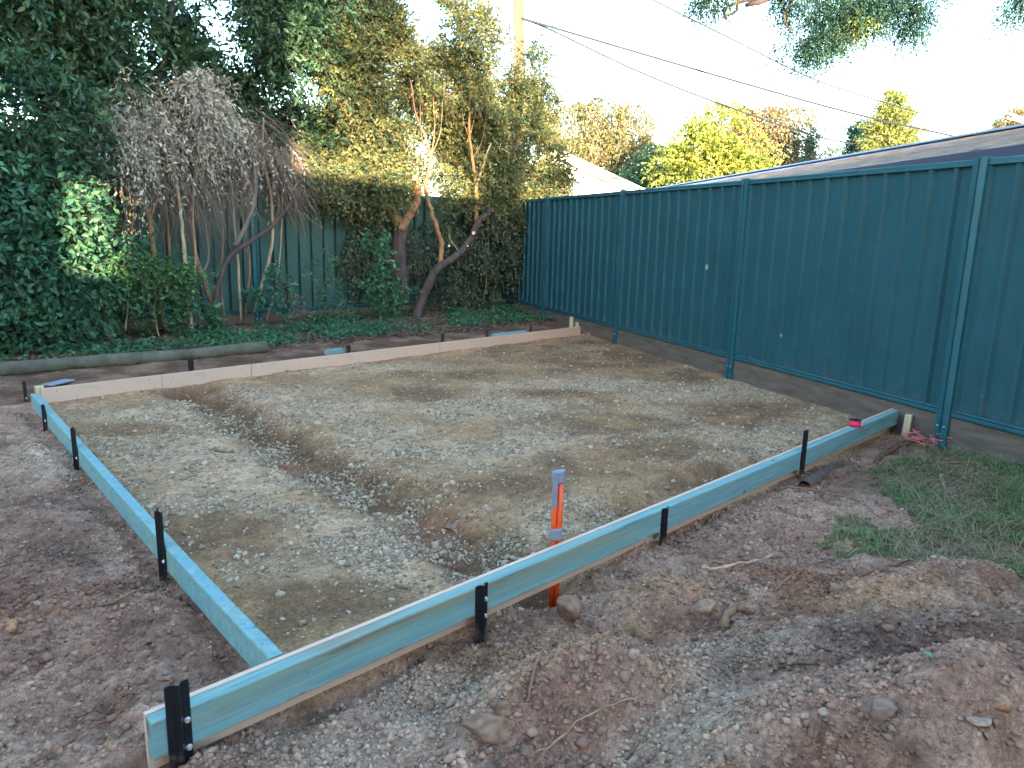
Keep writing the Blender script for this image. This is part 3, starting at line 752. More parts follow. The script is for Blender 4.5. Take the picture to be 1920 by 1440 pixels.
bar('form_ply',fi0,FB,FL-.02,.0085,.017,.165,ZT+.002,M['ply'],tb,.001)
# left beam in two lengths that bow slightly
tl=thing('formwork_beam',(li1[0],li1[1],-.2),'blue-green treated timber form running away along the left side','formwork')
d1,L1=ln(li0,lim);d2,L2=ln(lim,li1)
mb=MB();
nL=lambda d:np.array([-d[1],d[0],0])
def poly_bar(pts,w,z1,z0,name,m_,parent):
    P=[np.array(p) for p in pts];mb=MB();V=[]
    for i,p in enumerate(P):
        d=(P[min(i+1,len(P)-1)]-P[max(i-1,0)]);d[2]=0;d/=np.linalg.norm(d);n=np.array([-d[1],d[0],0])
        for (o_,z) in((0.003,z1),(w-.003,z1),(w,z1-.003),(w,z0),(0,z0),(0,z1-.003)):
            V.append([p[0]+n[0]*o_,p[1]+n[1]*o_,z])
    k=len(P);Fc=[(i*6+j,i*6+(j+1)%6,(i+1)*6+(j+1)%6,(i+1)*6+j) for i in range(k-1) for j in range(6)]
    Fc+=[tuple(range(6)),tuple((k-1)*6+j for j in range(6))]
    mb.add(V,Fc);return mb.build(name,m_,parent)
M['ptop2']=mat('treated_pine_left',base=(.145,.28,.295),rough=.8,noise=(30,.22),bump=(120,.4,.002),second=[((.20,.29,.24),6,.45,.7),((.05,.11,.12),45,.60,.78)])
LP=curve([li0+d1*.0,lim,li1+d2*.03],12);LP[:,2]=ZT
poly_bar(LP,.045,ZT-.002,ZT-.10,'timber',M['ptop2'],tl)
spot(M['ptop2'],8,1.2,(1,1,1),(.09,.08,.05),.7,.80);mud(M['ptop2'],2,-.12,-.20,(.16,.11,.085),.6)
# back board: sheets of ply with dark joints
tk=thing('formwork_board',(b0[0],b0[1],-.2),'long pinkish-brown plywood form board along the far side of the pad','formwork')
def onb(px,): # distance along the board for a photo x
    lo,hi=-1,BL+1
    for _ in range(40):
        m_=(lo+hi)/2;p=RM@(b0+BB*m_-[0,0,CH]);u=960+F*p[0]/p[2]
        if u<px:lo=m_
        else:hi=m_
    return lo
jt=[0]+[onb(p) for p in(303,471,824,959)]+[BL]
for i in range(len(jt)-1):
    g=.0015 if i!=2 and i!=3 else .004
    a=b0+BB*(jt[i]+g);L=jt[i+1]-jt[i]-2*g
    bar('form_ply',a,BB,L,-.0085,.017,.142,ZT,M['ply'],tk,.001)
    n=max(2,int(L/.55))
    for q in range(n):
        s=MB();c=a+BB*(L*(q+.15)/(n-.7+.001))+BBN*.0005;c[2]=ZT-.03;s.tube([c-BBN*.001,c+BBN*.0012],.004,7);s.build('screw',M['peg'],tk)
bar('timber',b0+BB*.02,BB,BL-.1,-.0405,.045,.09,ZT-.012,M['ptop'],tk)
# pegs: folded black steel with screws
def peg(px,py,ztop,N,lab,w=.05,lean=(0,0),zb=-.36,scr=(.35,.8),z=-.21):
    p=atz(px,py,z);T_=np.array([-N[1],N[0],0])
    t=thing('steel_peg',(p[0],p[1],z),lab,'peg','black steel pegs holding the formwork')
    ax=np.array([T_,N,[0,0,1.]]);h=w/2;th=.004
    prof=[(-h,0),(-h*.35,.0),(0,.016),(h*.35,0),(h,0),(h,th),(h*.4,th),(0,.016+th*1.4),(-h*.4,th),(-h,th)]
    up=np.array([lean[0],lean[1],1.]);ax2=np.array([T_,N,up])
    mb=MB();base=p+np.array([lean[0]*(zb-z),lean[1]*(zb-z),zb-z]);mb.prism(prof,base,ax2,ztop-zb)
    body=mb.build('shaft',M['peg'],t)
    for f in scr:
        s=MB();zz=ztop-(ztop-z)*f;q=p+up*(zz-z)+T_*h*.68+N*th;s.tube([q,q+N*.006],[.0085,.006],10);s.build('screw',M['zinc'],t)
    return t
NF=FBN
pegs=[(338,1424,.018,'black steel peg standing at the near left end of the front beam',(.0,.0),.06),
(900,1166,-.062,'black steel peg flush with the front beam top, just left of the orange stake',(.0,0),.055),
(1265,1016,-.062,'black steel peg on the front beam, just right of the orange stake',(.01,0),.05),
(1519,892,.057,'tall black steel peg on the front beam just left of the pink string reel',(.0,0),.05)]
for px,py,zt,lab,ln_,w in pegs:
    # put it against the outer face of the timber
    p=atz(px,py,-.21);o_=sd_line(fi0,FBN,p[0],p[1]);q=p-FBN*(o_-.0635)
    t=thing('steel_peg',(q[0],q[1],-.21),lab,'peg','black steel pegs holding the formwork')
    ax2=np.array([FB,FBN,[0,0,1.]]);h=w/2;th=.004
    prof=[(-h,0),(-h*.35,.0),(0,.014),(h*.35,0),(h,0),(h,th),(h*.4,th),(0,.014+th*1.4),(-h*.4,th),(-h,th)]
    mb=MB();mb.prism(prof,q+np.array([0,0,-.20]),ax2,zt+.41-.0);mb.build('shaft',M['peg'],t)
    for f in((.42,.86) if zt<0 else (.5,.85)):
        s=MB();c=q+FB*h*.66+FBN*th+np.array([0,0,(zt+.21)*(1-f)]);s.tube([c,c+FBN*.006],[.009,.006],10);s.build('screw',M['zinc'],t)
nLf=nL(d1)
for px,py,zt,lab in((42,765,-.012,'black steel peg at the far left corner of the formwork'),(90,808,-.03,'second black steel peg from the far left corner, on the left beam'),(153,880,.035,'black steel peg on the left beam, third from the far corner'),(316,1080,.069,'tallest black steel peg, half way along the left beam')):
    p=atz(px,py,-.21)
    # nearest point of the left beam
    dd=[np.linalg.norm(q[:2]-p[:2]) for q in LP];
    k=int(np.argmin(dd));d_=LP[min(k+1,11)]-LP[max(k-1,0)];d_/=np.linalg.norm(d_);n_=nL(d_)
    o_=(p-LP[k])@n_;q=p-n_*(o_-.0475)
    t=thing('steel_peg',(q[0],q[1],-.21),lab,'peg','black steel pegs holding the formwork')
    h=.036;th=.004;prof=[(-h,0),(-h*.35,.0),(0,.014),(h*.35,0),(h,0),(h,th),(h*.4,th),(0,.014+th*1.4),(-h*.4,th),(-h,th)]
    mb=MB();mb.prism(prof,q+np.array([0,0,-.2]),np.array([d_,n_,[0,0,1.]]),zt+.41);mb.build('shaft',M['peg'],t)
    s=MB();c=q-d_*h*.6+n_*th+np.array([0,0,.075]);s.tube([c,c+n_*.006],[.008,.006],10);s.build('screw',M['zinc'],t)
for px,zt,lab in((365,-.012,'short black peg top behind the far board, leftmost of those behind it'),(661,-.03,'black peg top behind the far board beside the blue timber offcut'),(838,-.015,'black peg top behind the dark joint of the far board'),(921,-.02,'black peg top behind the far board left of the blue timber strip'),(1003,-.03,'small black peg top behind the far end of the far board')):
    s_=onb(px);q=b0+BB*s_-BBN*.075
    t=thing('steel_peg',(q[0],q[1],-.2),lab,'peg','black steel pegs holding the formwork')
    h=.024;th=.005;prof=[(-h,0),(0,.014),(h,0),(h,th),(0,.014+th*1.4),(-h,th)]
    mb=MB();mb.prism(prof,np.array([q[0],q[1],-.4]),np.array([BB,BBN,[0,0,1.]]),zt+.4+.03);mb.build('shaft',M['peg'],t)
# timber pegs and offcuts
def stake(p,w,d_,zt,m_,lab,name='timber_peg',cat='peg',tw=.3,lean=(0,0)):
    mb=MB();a=tw;ax=np.array([[math.cos(a),math.sin(a),0],[-math.sin(a),math.cos(a),0],[lean[0],lean[1],1.]])
    hh=zt+.4;mb.box((0,0,0),(w,d_,hh),ax,bev=.003);o=mb.build(name,m_);o.location=[float(p[0]),float(p[1]),zt-hh/2]
    return tag(o,lab,cat)
p=fp(1701,785,.065);stake(p,.05,.045,-.072,M['rawpine'],'short pale pine peg standing at the right end of the front beam',tw=.9,lean=(.06,0))
q=b0+BB*(BL-.05)-BBN*.05
stake(b0+BB*(BL-.10)-BBN*.085,.05,.03,.06,M['rawpine'],'tall thin timber peg behind the far right end of the far board',tw=.75)
stake(b1-BB*.03-BBN*.04,.045,.03,-.015,M['rawpine'],'shorter pale timber peg beside the tall one at the far right corner',tw=.75)
stake(b0+BB*.0-BBN*.045,.06,.045,-.055,M['rawpine'],'square timber peg top at the far left corner of the formwork',tw=.8)
def offcut(px0,py0,px1,py1,w,h,lab,m_,name,z=-.13):
    a=atz(px0,py0,z);b=atz(px1,py1,z);d,L=ln(a,b);mb=MB()
    mb.box((0,0,0),(L,w,h),np.array([d,[-d[1],d[0],0],[0,0,1.]]),bev=.002);o=mb.build(name,m_);o.location=((a+b)/2).tolist();return tag(o,lab,'timber')
offcut(612,661,640,657,.07,.045,'small blue-green timber offcut lying behind the far board',M['ptop2'],'timber_offcut',-.12)
offcut(925,629,985,622,.08,.03,'thin blue-green timber strip lying behind the right half of the far board',M['ptop2'],'timber_offcut',-.075)
offcut(88,722,132,712,.10,.012,'thin grey plank scrap on the dirt behind the left end of the far board',mat('grey_plank',base=(.22,.23,.27),rough=.8,noise=(20,.2)),'plank_scrap',-.14)
# ------------------------------------------------------------------ logs
def logobj(pa,pb,r,z,lab):
    a=atz(*pa,z);b=atz(*pb,z);a[2]=b[2]=z;n=40;P=a+(b-a)*np.linspace(0,1,n)[:,None]
    P[:,2]+=.008*np.sin(np.linspace(0,7,n));P[:,1]+=.02*np.sin(np.linspace(0,4,n))
    mb=MB();c=P[0].copy();rad=r*(1+.06*np.sin(np.linspace(0,15,n))+.04*rng.random(n));mb.tube(P-c,rad,16,None,jit=.05)
    o=mb.build('log',M['log'],smooth=True,fix=False);o.location=c.tolist();return tag(o,lab,'log')
logobj((-120,706),(500,651),.062,-.10,'long mossy round log edging the garden bed on the left')
logobj((-60,723),(110,700),.05,-.19,'flatter bleached log half buried below the long mossy one')
logobj((200,685),(430,662),.05,-.205,'dark sunken log showing between the mossy log and the far board')
# ------------------------------------------------------------------ orange stake with tape
p=np.array([STK0[0],STK0[1],-.215])
def zpx(xy,py):
    lo,hi=-1,5
    for _ in range(50):
        m_=(lo+hi)/2;q=RM@(np.array([xy[0],xy[1],m_])-[0,0,CH])
        if 720+F*q[1]/q[2]>py:lo=m_
        else:hi=m_
    return lo
# slide along the beam until the tubes stand at the right place
for _ in range(6):
    q=RM@(p+[0,0,.3]-[0,0,CH]);p=p+FB*((1045-(960+F*q[0]/q[2]))*pxm(p))
zt_=zpx(p,886)-p[2];zb1=zpx(p,945)-p[2];zb2=zpx(p,990)-p[2];zb3=zpx(p,1012)-p[2];h0=zt_-.21
ts_=thing('orange_stake',p,'two orange plastic tubes taped together with grey tape, standing behind the front beam','marker stake')
rt_=np.array([1,0,0.])
for dx,h_ in((-.011,.0),(.011,-.012)):
    mb=MB();mb.tube([p+rt_*dx+[0,0,-.25],p+rt_*dx+[0,0,.2],p+rt_*dx*1.0+[0,0,h0+.21+h_]],.0115,12);mb.build('tube',M['orange'],ts_,smooth=True,fix=False)
def tape(z0,z1,tilt=0.):
    mb=MB();n=7;V=[];k=20
    for i in range(n):
        z=z0+(z1-z0)*i/(n-1)
        for j in range(k):
            a=j*2*PI/k;rx=.0255*(1+.05*rng.random());ry=.0145*(1+.08*rng.random());V.append(p+[math.cos(a)*rx,math.sin(a)*ry,z+tilt*math.cos(a)])
    Fc=[(i*k+j,i*k+(j+1)%k,(i+1)*k+(j+1)%k,(i+1)*k+j) for i in range(n-1) for j in range(k)]+[tuple(range(k)),tuple((n-1)*k+j for j in range(k))]
    mb.add(V,Fc);mb.build('tape_wrap',M['tape'],ts_,smooth=True)
tape(zt_-.045,zt_+.008,.004);tape(zb3,zb2,.004)
mb=MB();mb.box(p+[-.012,-.0145,(zt_+zb1)/2-.01],(.021,.003,zt_-zb1),bev=.001);mb.build('tape_tail',M['tape'],ts_)
# ------------------------------------------------------------------ string reel on the beam
p=atz(1603,799,ZT+.001);p=p-FBN*0;o_=sd_line(fi0,FBN,p[0],p[1]);p=p-FBN*(o_-.03)
tr=thing('string_reel',p,'reel of bright pink string line sitting on top of the front beam','string reel')
mb=MB();mb.tube([p+[0,0,.0],p+[0,0,.004]],.040,24);mb.tube([p+[0,0,.042],p+[0,0,.046]],.040,24);mb.tube([p+[0,0,.0],p+[0,0,.052]],.012,12);mb.build('spool',M['spool'],tr,fix=False)
mb=MB();n=9;P=np.array([p+[0,0,.004+.040*i/(n-1)] for i in range(n)]);mb.tube(P,[.034,.037,.036,.038,.037,.038,.036,.037,.034],24);mb.build('wound_string',M['pink'],tr,smooth=True,fix=False)
mb=MB();mb.tube(curve([p+FBN*.036+[0,0,.02],p+FBN*.045+FB*(-.01)+[0,0,.008],p+FBN*.06+FB*.01+[0,0,-.01],p+FBN*.05+FB*.03+[0,0,-.018]],14),.0022,6)
mb.tube(curve([p+FBN*.036-FB*.01+[0,0,.012],p+FBN*.038-FB*.035+[0,0,.006],p+FBN*.03-FB*.05+[0,0,.004]],10),.0022,6);mb.build('loose_end',M['pink'],tr,fix=False)
# pink string tangle
t0=surf(1770,835);tt=thing('string_tangle',t0,'tangle of faded pink string line in the grass at the foot of the fence','string')
mb=MB()
for i in range(7):
    c=surf(1752+rng.uniform(-25,30),828+rng.uniform(-8,10));q=[c+rng.normal(size=3)*[.07,.05,.02]+[0,0,.04] for _ in range(5)];mb.tube(curve(q,20),.0028,5)
q=[surf(1765,824)+[0,0,.03],surf(1790,833)+[0,0,.035],surf(1830,848)+[0,0,.03]];mb.tube(curve(q,12),.004,6);mb.tube(curve([a+[0.01,.01,.01] for a in q],12),.003,6)
mb.build('string_loops',M['pinkd'],tt,fix=False)
# curled metal scrap beside the last peg
p=surf(1545,903);sc_=thing('curled_scrap',p,'curled rusty brown scrap of sheet lying beside the tall peg below the string reel','scrap')
mb=MB();nu,nv=16,12;V=[]
A0=surf(1508,915);A1=surf(1580,872);dd,LL=ln(A0,A1);nn=np.array([-dd[1],dd[0],0])
for i in range(nu):
    s=i/(nu-1);wd=.075*(1-.45*s)*(.6+.4*math.sin(PI*min(1,s*1.6+.2)))
    for j in range(nv):
        a=-.3+j/(nv-1)*3.3;r_=wd*(.55+.1*math.sin(3*s))
        V.append(A0+dd*LL*s+nn*math.cos(a)*r_+np.array([0,0,math.sin(a)*r_*.9+.012+.01*s])+rng.normal(size=3)*.0012)
k=len(V);V=V+[v+np.array([0,0,-.003]) for v in V]
Fc=[(i*nv+j,i*nv+j+1,(i+1)*nv+j+1,(i+1)*nv+j) for i in range(nu-1) for j in range(nv-1)];Fc+=[tuple(x_+k for x_ in f[::-1]) for f in Fc]
mb.add(V,Fc);mb.build('sheet',M['hood'],sc_,smooth=True,fix=False)
# ------------------------------------------------------------------ grass and weeds
def blades(n,xr,yr,fn,L,wid,ca,cb,lean=.6):
    x=rng.uniform(*xr,n);y=rng.uniform(*yr,n);h,D=height(x,y);k=rng.random(n)<fn(x,y,D);x,y,h=x[k],y[k],h[k];n=len(x)
    L_=L*(.4+.8*rng.random(n));a=rng.random(n)*2*PI;ln_=lean*(.3+rng.random(n))
    d=np.stack([np.cos(a)*ln_,np.sin(a)*ln_,np.ones(n)],1);s=np.stack([-np.sin(a),np.cos(a),np.zeros(n)],1)*(wid*(.6+.8*rng.random(n)))[:,None]
    b=np.stack([x,y,h-.004],1);m1=b+d*(L_*.5)[:,None];tip=b+d*(L_*.85)[:,None]+np.stack([np.cos(a),np.sin(a),np.zeros(n)],1)*(L_*ln_*.7)[:,None]-np.array([0,0,1])*(L_*.25*ln_)[:,None]
    V=np.stack([b-s,b+s,m1+s*.8,m1-s*.8,tip],1).reshape(-1,3);q=np.arange(n)*5
    T=np.concatenate([np.stack([q+i for i in t],1) for t in((0,1,2),(0,2,3),(3,2,4))])
    return V,T,np.repeat(lcol(n,ca,cb,.3),5,0)
gf=lambda x,y,D:gmask(x,y,0)*(D['dR']<-.04)*(.05+.95*sm(-.3,.35,fbm(x,y,3.6,5,201)))
gx,gy=(1.2,4.6),(2.0,5.6)
G=[blades(72000,gx,gy,gf,.048,.0019,(.08,.15,.045),(.24,.30,.11),.9),blades(16000,gx,gy,gf,.085,.0016,(.07,.17,.05),(.20,.26,.11),1.4),
 blades(21000,gx,gy,lambda x,y,D:(D['dR']<-.04)*(.7*gmask(x,y,0)+.15)*(D['pad']<.1)*(x>1.7)*sm(-.3,.3,fbm(x,y,3,3,207)),.10,.0013,(.24,.18,.11),(.40,.31,.19),2.6)]
n=5200;x=rng.uniform(*gx,n);y=rng.uniform(*gy,n);h,D=height(x,y);k=rng.random(n)<gf(x,y,D)*sm(-.2,.5,fbm(x,y,2,2,211));x,y,h=x[k],y[k],h[k];n=len(x)
a=rng.random(n)*2*PI;P=np.stack([x,y,h+.012+.02*rng.random(n)],1);L=.016+.03*rng.random(n)**2
G.append(leafcards(P,np.stack([np.cos(a),np.sin(a),.25*np.ones(n)],1),L,L*.38,lcol(n,(.04,.13,.05),(.12,.26,.08)),nrm=np.tile([0,0,1.],(n,1))))
V,T,Cc=merge(G);tag(bigmesh('grass',V,T,Cc,M['grass']),'green grass and weeds growing on the right below the steel fence','grass',kind='stuff')
# ivy and ground cover in the bed, plus dead leaves
def bedpts(n,off0,off1,s0,s1):
    s=rng.uniform(s0,s1,n);o_=rng.uniform(off0,off1,n);p=CORN[None,:2]-BD[None,:2]*s[:,None]+BN[None,:2]*o_[:,None];return p
P2=bedpts(24000,.1,2.1,0,8.5);h,D=height(P2[:,0],P2[:,1]);k=(D['dB']>.12)&(D['dR']<-.1)&(rng.random(len(P2))<np.clip(sm(-.35,.3,fbm(P2[:,0],P2[:,1],1.6,3,221))*1.0,0.05,1)*sm(.1,.45,D['dB']))
P2=P2[k];h=h[k];n=len(P2);a=rng.random(n)*2*PI;L=.025+.032*rng.random(n);P=np.stack([P2[:,0],P2[:,1],h+.01+.08*rng.random(n)**2],1)
V,T,Cc=leafcards(P,np.stack([np.cos(a),np.sin(a)-.3,.3*rng.normal(size=n)],1),L,L*.42,lcol(n,(.02,.075,.035),(.065,.16,.07)),nrm=np.tile([0,-.6,1.],(n,1)))
tag(bigmesh('ivy',V,T,Cc,M['leaf']),'low ivy and creeping weeds over the garden bed behind the log','ground cover',kind='stuff')
P2=bedpts(26000,.05,2.3,0,8.5);h,D=height(P2[:,0],P2[:,1]);k=(D['dB']>.05)&(D['dR']<-.05)&(rng.random(len(P2))<sm(-.4,.4,fbm(P2[:,0],P2[:,1],2,3,231)));P2=P2[k];h=h[k];n=len(P2)
a=rng.random(n)*2*PI;L=.025+.03*rng.random(n);P=np.stack([P2[:,0],P2[:,1],h+.006+.015*rng.random(n)],1)
A1=leafcards(P,np.stack([np.cos(a),np.sin(a),.15*rng.normal(size=n)],1),L,L*.3,lcol(n,(.09,.05,.035),(.24,.16,.11)),nrm=np.tile([0,0,1.],(n,1)))
V,T,Cc=A1;tag(bigmesh('leaf_litter',V,T,Cc,M['dryleaf']),'brown dead leaves lying on the soil behind the far board','leaf litter',kind='stuff')
# a few single leaves and litter on the foreground soil
for px,py,c,lab,L in((1750,1240,(.16,.24,.17),'curled grey-green leaf on the dark soil at the right',.035),(1855,1372,(.16,.35,.03),'bright green leaf beside the long pale stone',.032),(1331,1104,(.50,.50,.16),'small pale yellow-green leaf above the flat grey-brown rock',.02),(1275,1219,(.55,.42,.10),'tiny yellow leaf on the grey soil below the thick stick',.018),(268,1215,(.14,.13,.05),'olive leaf on the soil outside the left beam',.035),(655,1155,(.45,.42,.36),'pale dry leaf on the gravel just inside the front beam',.03),(1347,1365,(.04,.10,.07),'small dark green leaf at the bottom of the foreground mound',.022),(958,1215,(.45,.10,.11),'scrap of pink tape in the side of the mound',.02)):
    p=surf(px,py);a=rng.uniform(0,6)
    V,T,Cc=leafcards(np.array([[0,0,.008]]),np.array([[math.cos(a),math.sin(a),.15]]),np.array([L]),np.array([L*.3]),np.array([c]),nrm=np.array([[0,0,1.]]))
    k=len(V);V=np.concatenate([V,V+[0,0,-.0012]]);T=np.concatenate([T,T[:,::-1]+k]);Cc=np.concatenate([Cc,Cc])
    o=bigmesh('tape_scrap' if 'tape' in lab else 'fallen_leaf',V,T,Cc,M['leaf'],smooth=True);o.location=p.tolist();tag(o,lab,'scrap' if 'tape' in lab else 'leaf')
# ------------------------------------------------------------------ trees and shrubs along the back
GREEN=dict(len=.34,nl=10,L=.062,W=.20,a=(.018,.075,.045),b=(.07,.17,.075),droop=.35,gap=.2,twig=(.0022,(.12,.10,.07)))
br_o=(.27,.14,.075);br_p=(.36,.28,.18);br_g=(.17,.145,.13);br_d=(.075,.055,.05);br_r=(.24,.12,.09)
# tall dark evergreen mass behind and above
t=tree('evergreen_tree',bp(190,640,.5),'tall dense dark evergreen tree filling the upper left corner','tree',
 [([(140,640),(135,480),(130,300),(140,100),(150,-60)],.25,.06,.03,br_g),([(238,520),(245,300),(300,150),(330,-40)],.1,.04,.02,br_g),([(205,640),(200,540),(190,470)],.5,.05,.04,br_p)],
 [(40,10,.4,170,70,.7,900),(40,230,.7,140,120,.6,1900),(230,40,.2,170,110,.7,2200),(400,20,.1,200,110,.8,3000),(520,70,.0,110,100,.7,1900),(330,140,-.2,240,110,.5,2600),(560,190,-.1,110,100,.6,2000),(20,-60,.4,250,110,.8,1500),(500,-60,.2,230,110,.8,1800),(480,230,-.5,130,90,.4,1100),(150,170,.2,90,80,.5,800),(590,285,-.4,70,70,.4,650),(250,250,-.6,130,90,.4,700),(330,300,-.8,230,55,.4,1900),(340,296,-1.5,240,48,.35,2200),(520,300,-.7,120,50,.4,900),(80,300,-.5,110,40,.4,600)],
 dict(GREEN,L=.085,nl=8,a=(.012,.050,.034),b=(.085,.17,.075),gap=.46))
# leafy hedge down the left edge
tree('hedge_shrub',bp(40,650,1.0),'broad leafy green shrub growing down the left edge to the log','shrub',
 [([(25,660),(30,560),(20,430),(40,300)],1.1,.028,.012,br_p),([(105,640),(90,560),(60,470),(70,380)],.9,.02,.01,br_p),([(180,640),(150,590),(125,545)],.9,.012,.008,br_r)],
 [(30,380,.9,120,90,.5,1500),(20,500,1.0,110,80,.45,1300),(90,560,.9,80,60,.35,480),(10,600,1.1,70,50,.35,600),(85,460,.8,45,50,.35,400),(40,330,.8,65,60,.4,600),(60,620,1.0,80,25,.3,260),(180,470,.7,60,22,.3,200)],
 dict(GREEN,L=.085,W=.24,nl=8,a=(.02,.085,.05),b=(.085,.20,.10),gap=.36))
# low shrub with the sunlit leaves between the left trunks
tree('low_shrub',bp(270,600,.8),'low spreading green shrub in front of the left trunks, its upper leaves catching the sun','shrub',
 [([(235,620),(240,560),(230,520)],.8,.010,.006,br_p),([(300,640),(290,570),(320,520)],.8,.010,.005,br_p)],
 [(260,508,.9,85,20,.25,190),(200,550,.8,60,30,.3,100),(325,520,.9,50,18,.2,80),(300,560,.8,70,25,.2,60),(225,600,.6,70,25,.2,50)],
 dict(GREEN,len=.26,nl=9,L=.055,a=(.04,.12,.04),b=(.11,.22,.07),gap=.3))
# bare multi-stemmed tree with silvery dead leaves
def hang(px,py,off,rx,ry,dp,n): return (px,py,off,rx,ry,dp,n)
tree('dead_leaved_tree',bp(400,610,.5),'multi-stemmed tree with drooping silver-grey dead leaves above bare stems','tree',
 [([(305,612),(298,540),(288,470),(280,410),(265,375),(253,320),(240,250)],.55,.034,.016,br_o),([(280,410),(295,370),(300,320),(290,260)],.55,.018,.010,br_o),
  ([(362,632),(353,570),(347,490),(341,420),(332,345),(318,250),(300,190)],.75,.030,.012,br_p),
  ([(408,600),(388,545),(368,480),(360,420),(352,350),(347,290),(360,200)],.45,.036,.014,br_r),
  ([(376,515),(390,490),(388,440),(380,370),(370,300)],.5,.014,.009,br_g),
  ([(398,612),(404,560),(425,490),(470,452),(515,420),(548,378),(571,338),(556,290),(530,245),(480,205)],.6,.040,.014,br_d),
  ([(440,462),(462,420),(478,370),(478,320),(466,285),(440,268)],.6,.032,.014,br_g),
  ([(452,602),(447,500),(440,430),(436,370),(430,300),(440,240)],.3,.017,.010,br_p),
  ([(478,585),(492,530),(508,470),(511,400),(503,340),(492,290),(495,220)],.35,.026,.012,br_p),
  ([(460,330),(455,280),(445,230),(400,170)],.5,.012,.006,br_g),([(340,400),(330,360),(322,300)],.6,.016,.008,br_r),
  ([(310,540),(292,520),(286,535)],.7,.03,.024,br_d),([(330,620),(322,540),(318,460),(312,390),(306,300),(310,230)],.45,.016,.008,br_o),([(420,600),(415,520),(418,440),(410,350),(400,260)],.4,.014,.007,br_r),([(356,600),(366,500),(362,400),(366,320),(380,240)],.6,.014,.007,br_p),([(500,600),(520,520),(528,430),(530,360)],.3,.012,.006,br_p),([(248,600),(240,520),(246,440),(238,360),(225,280)],.4,.014,.006,br_o),([(460,590),(468,500),(462,430),(470,350),(480,280)],.35,.014,.007,br_o)],
 [hang(250,200,.75,70,55,.35,330),hang(330,180,.7,80,50,.35,420),hang(410,180,.65,75,45,.35,420),hang(470,215,.6,60,45,.3,300),hang(210,240,.8,45,40,.3,210),hang(360,235,.7,110,28,.3,300),hang(270,150,.6,50,30,.3,150),hang(505,270,.5,35,40,.25,70),hang(190,215,.7,30,45,.25,130),hang(300,270,.7,90,25,.25,110)],
 dict(len=.34,nl=13,L=.058,W=.17,a=(.22,.20,.16),b=(.52,.47,.38),droop=1.0,up=-.1,gap=.40,twig=(.0022,(.20,.16,.14))),leafmat='dryleaf')
# fine bare twigs of the dead-leaved tree hang to its right
def twigmass(name,par,spec,r,col):
    mb_=[]
    for (px,py,off,rx,ry,dp,n,dx,dz,L) in spec:
        c=bp(px,py,off);k=pxm(c);O,v=inblob(n,np.zeros(3),np.array([rx*k,dp,ry*k]),.1)
        Rm=np.array([[BD[0],BD[1],0],[BN[0],BN[1],0],[0,0,1]]);O=O@Rm+c
        d=rng.normal(size=(n,3))*.5+BD*dx+np.array([0,0,dz])
        _,B=twigs(O,d,L,1,.01,.2,(.1,.1,.1),(.1,.1,.1),.35,(r,col));mb_.append(B)
    V,T,Cc=merge(mb_);return bigmesh(name,V,T,Cc,M['twig'],par)
dl=[o for o in COL.objects if o.name=='dead_leaved_tree'][0]
twigmass('bare_twigs',dl,[(535,330,.5,45,70,.3,300,.3,-.4,.45),(480,270,.5,80,60,.3,300,.2,-.4,.5),(300,330,.6,100,60,.3,260,.1,-.7,.5),(400,340,.6,80,60,.3,220,.1,-.8,.55)],.0024,(.20,.15,.12))
# sunlit tree: thick dark trunk
LIT=dict(GREEN,len=.26,nl=12,L=.052,W=.25,a=(.035,.08,.04),b=(.21,.20,.07),droop=.25,up=.15,gap=.45,twig=(.002,(.22,.13,.08)))
tree('sunlit_tree',bp(755,600,.35),'thick dark trunked tree in the back bed, its crown golden in the sun','tree',
 [([(757,600),(750,530),(747,470),(752,425)],.35,.14,.105,br_d),([(752,430),(735,400),(718,370),(706,340),(713,305),(700,250)],.35,.085,.025,br_o),([(750,430),(768,400),(782,375),(780,345),(768,338)],.4,.08,.05,br_o),
  ([(740,400),(700,378),(672,360),(640,350)],.4,.03,.012,br_o),([(718,370),(735,330),(730,280),(720,200),(700,120)],.2,.022,.008,br_r),([(706,340),(670,310),(640,290)],.3,.02,.008,br_r)],
 [(640,160,.1,90,100,.6,1800),(740,90,.1,110,80,.6,1900),(620,290,.4,75,50,.4,1000),(690,240,.2,80,70,.5,1400),(615,335,.5,55,35,.35,360),(660,60,-.1,80,60,.5,900),(700,330,.2,60,45,.4,700),(735,30,-.2,90,50,.5,900),(690,385,.1,60,25,.3,260),(640,290,-.7,130,80,.5,1700),(760,260,-.8,110,90,.5,1200),(605,90,.1,70,80,.5,1000),(700,60,.0,80,60,.5,800)],LIT)
stub=lambda:None
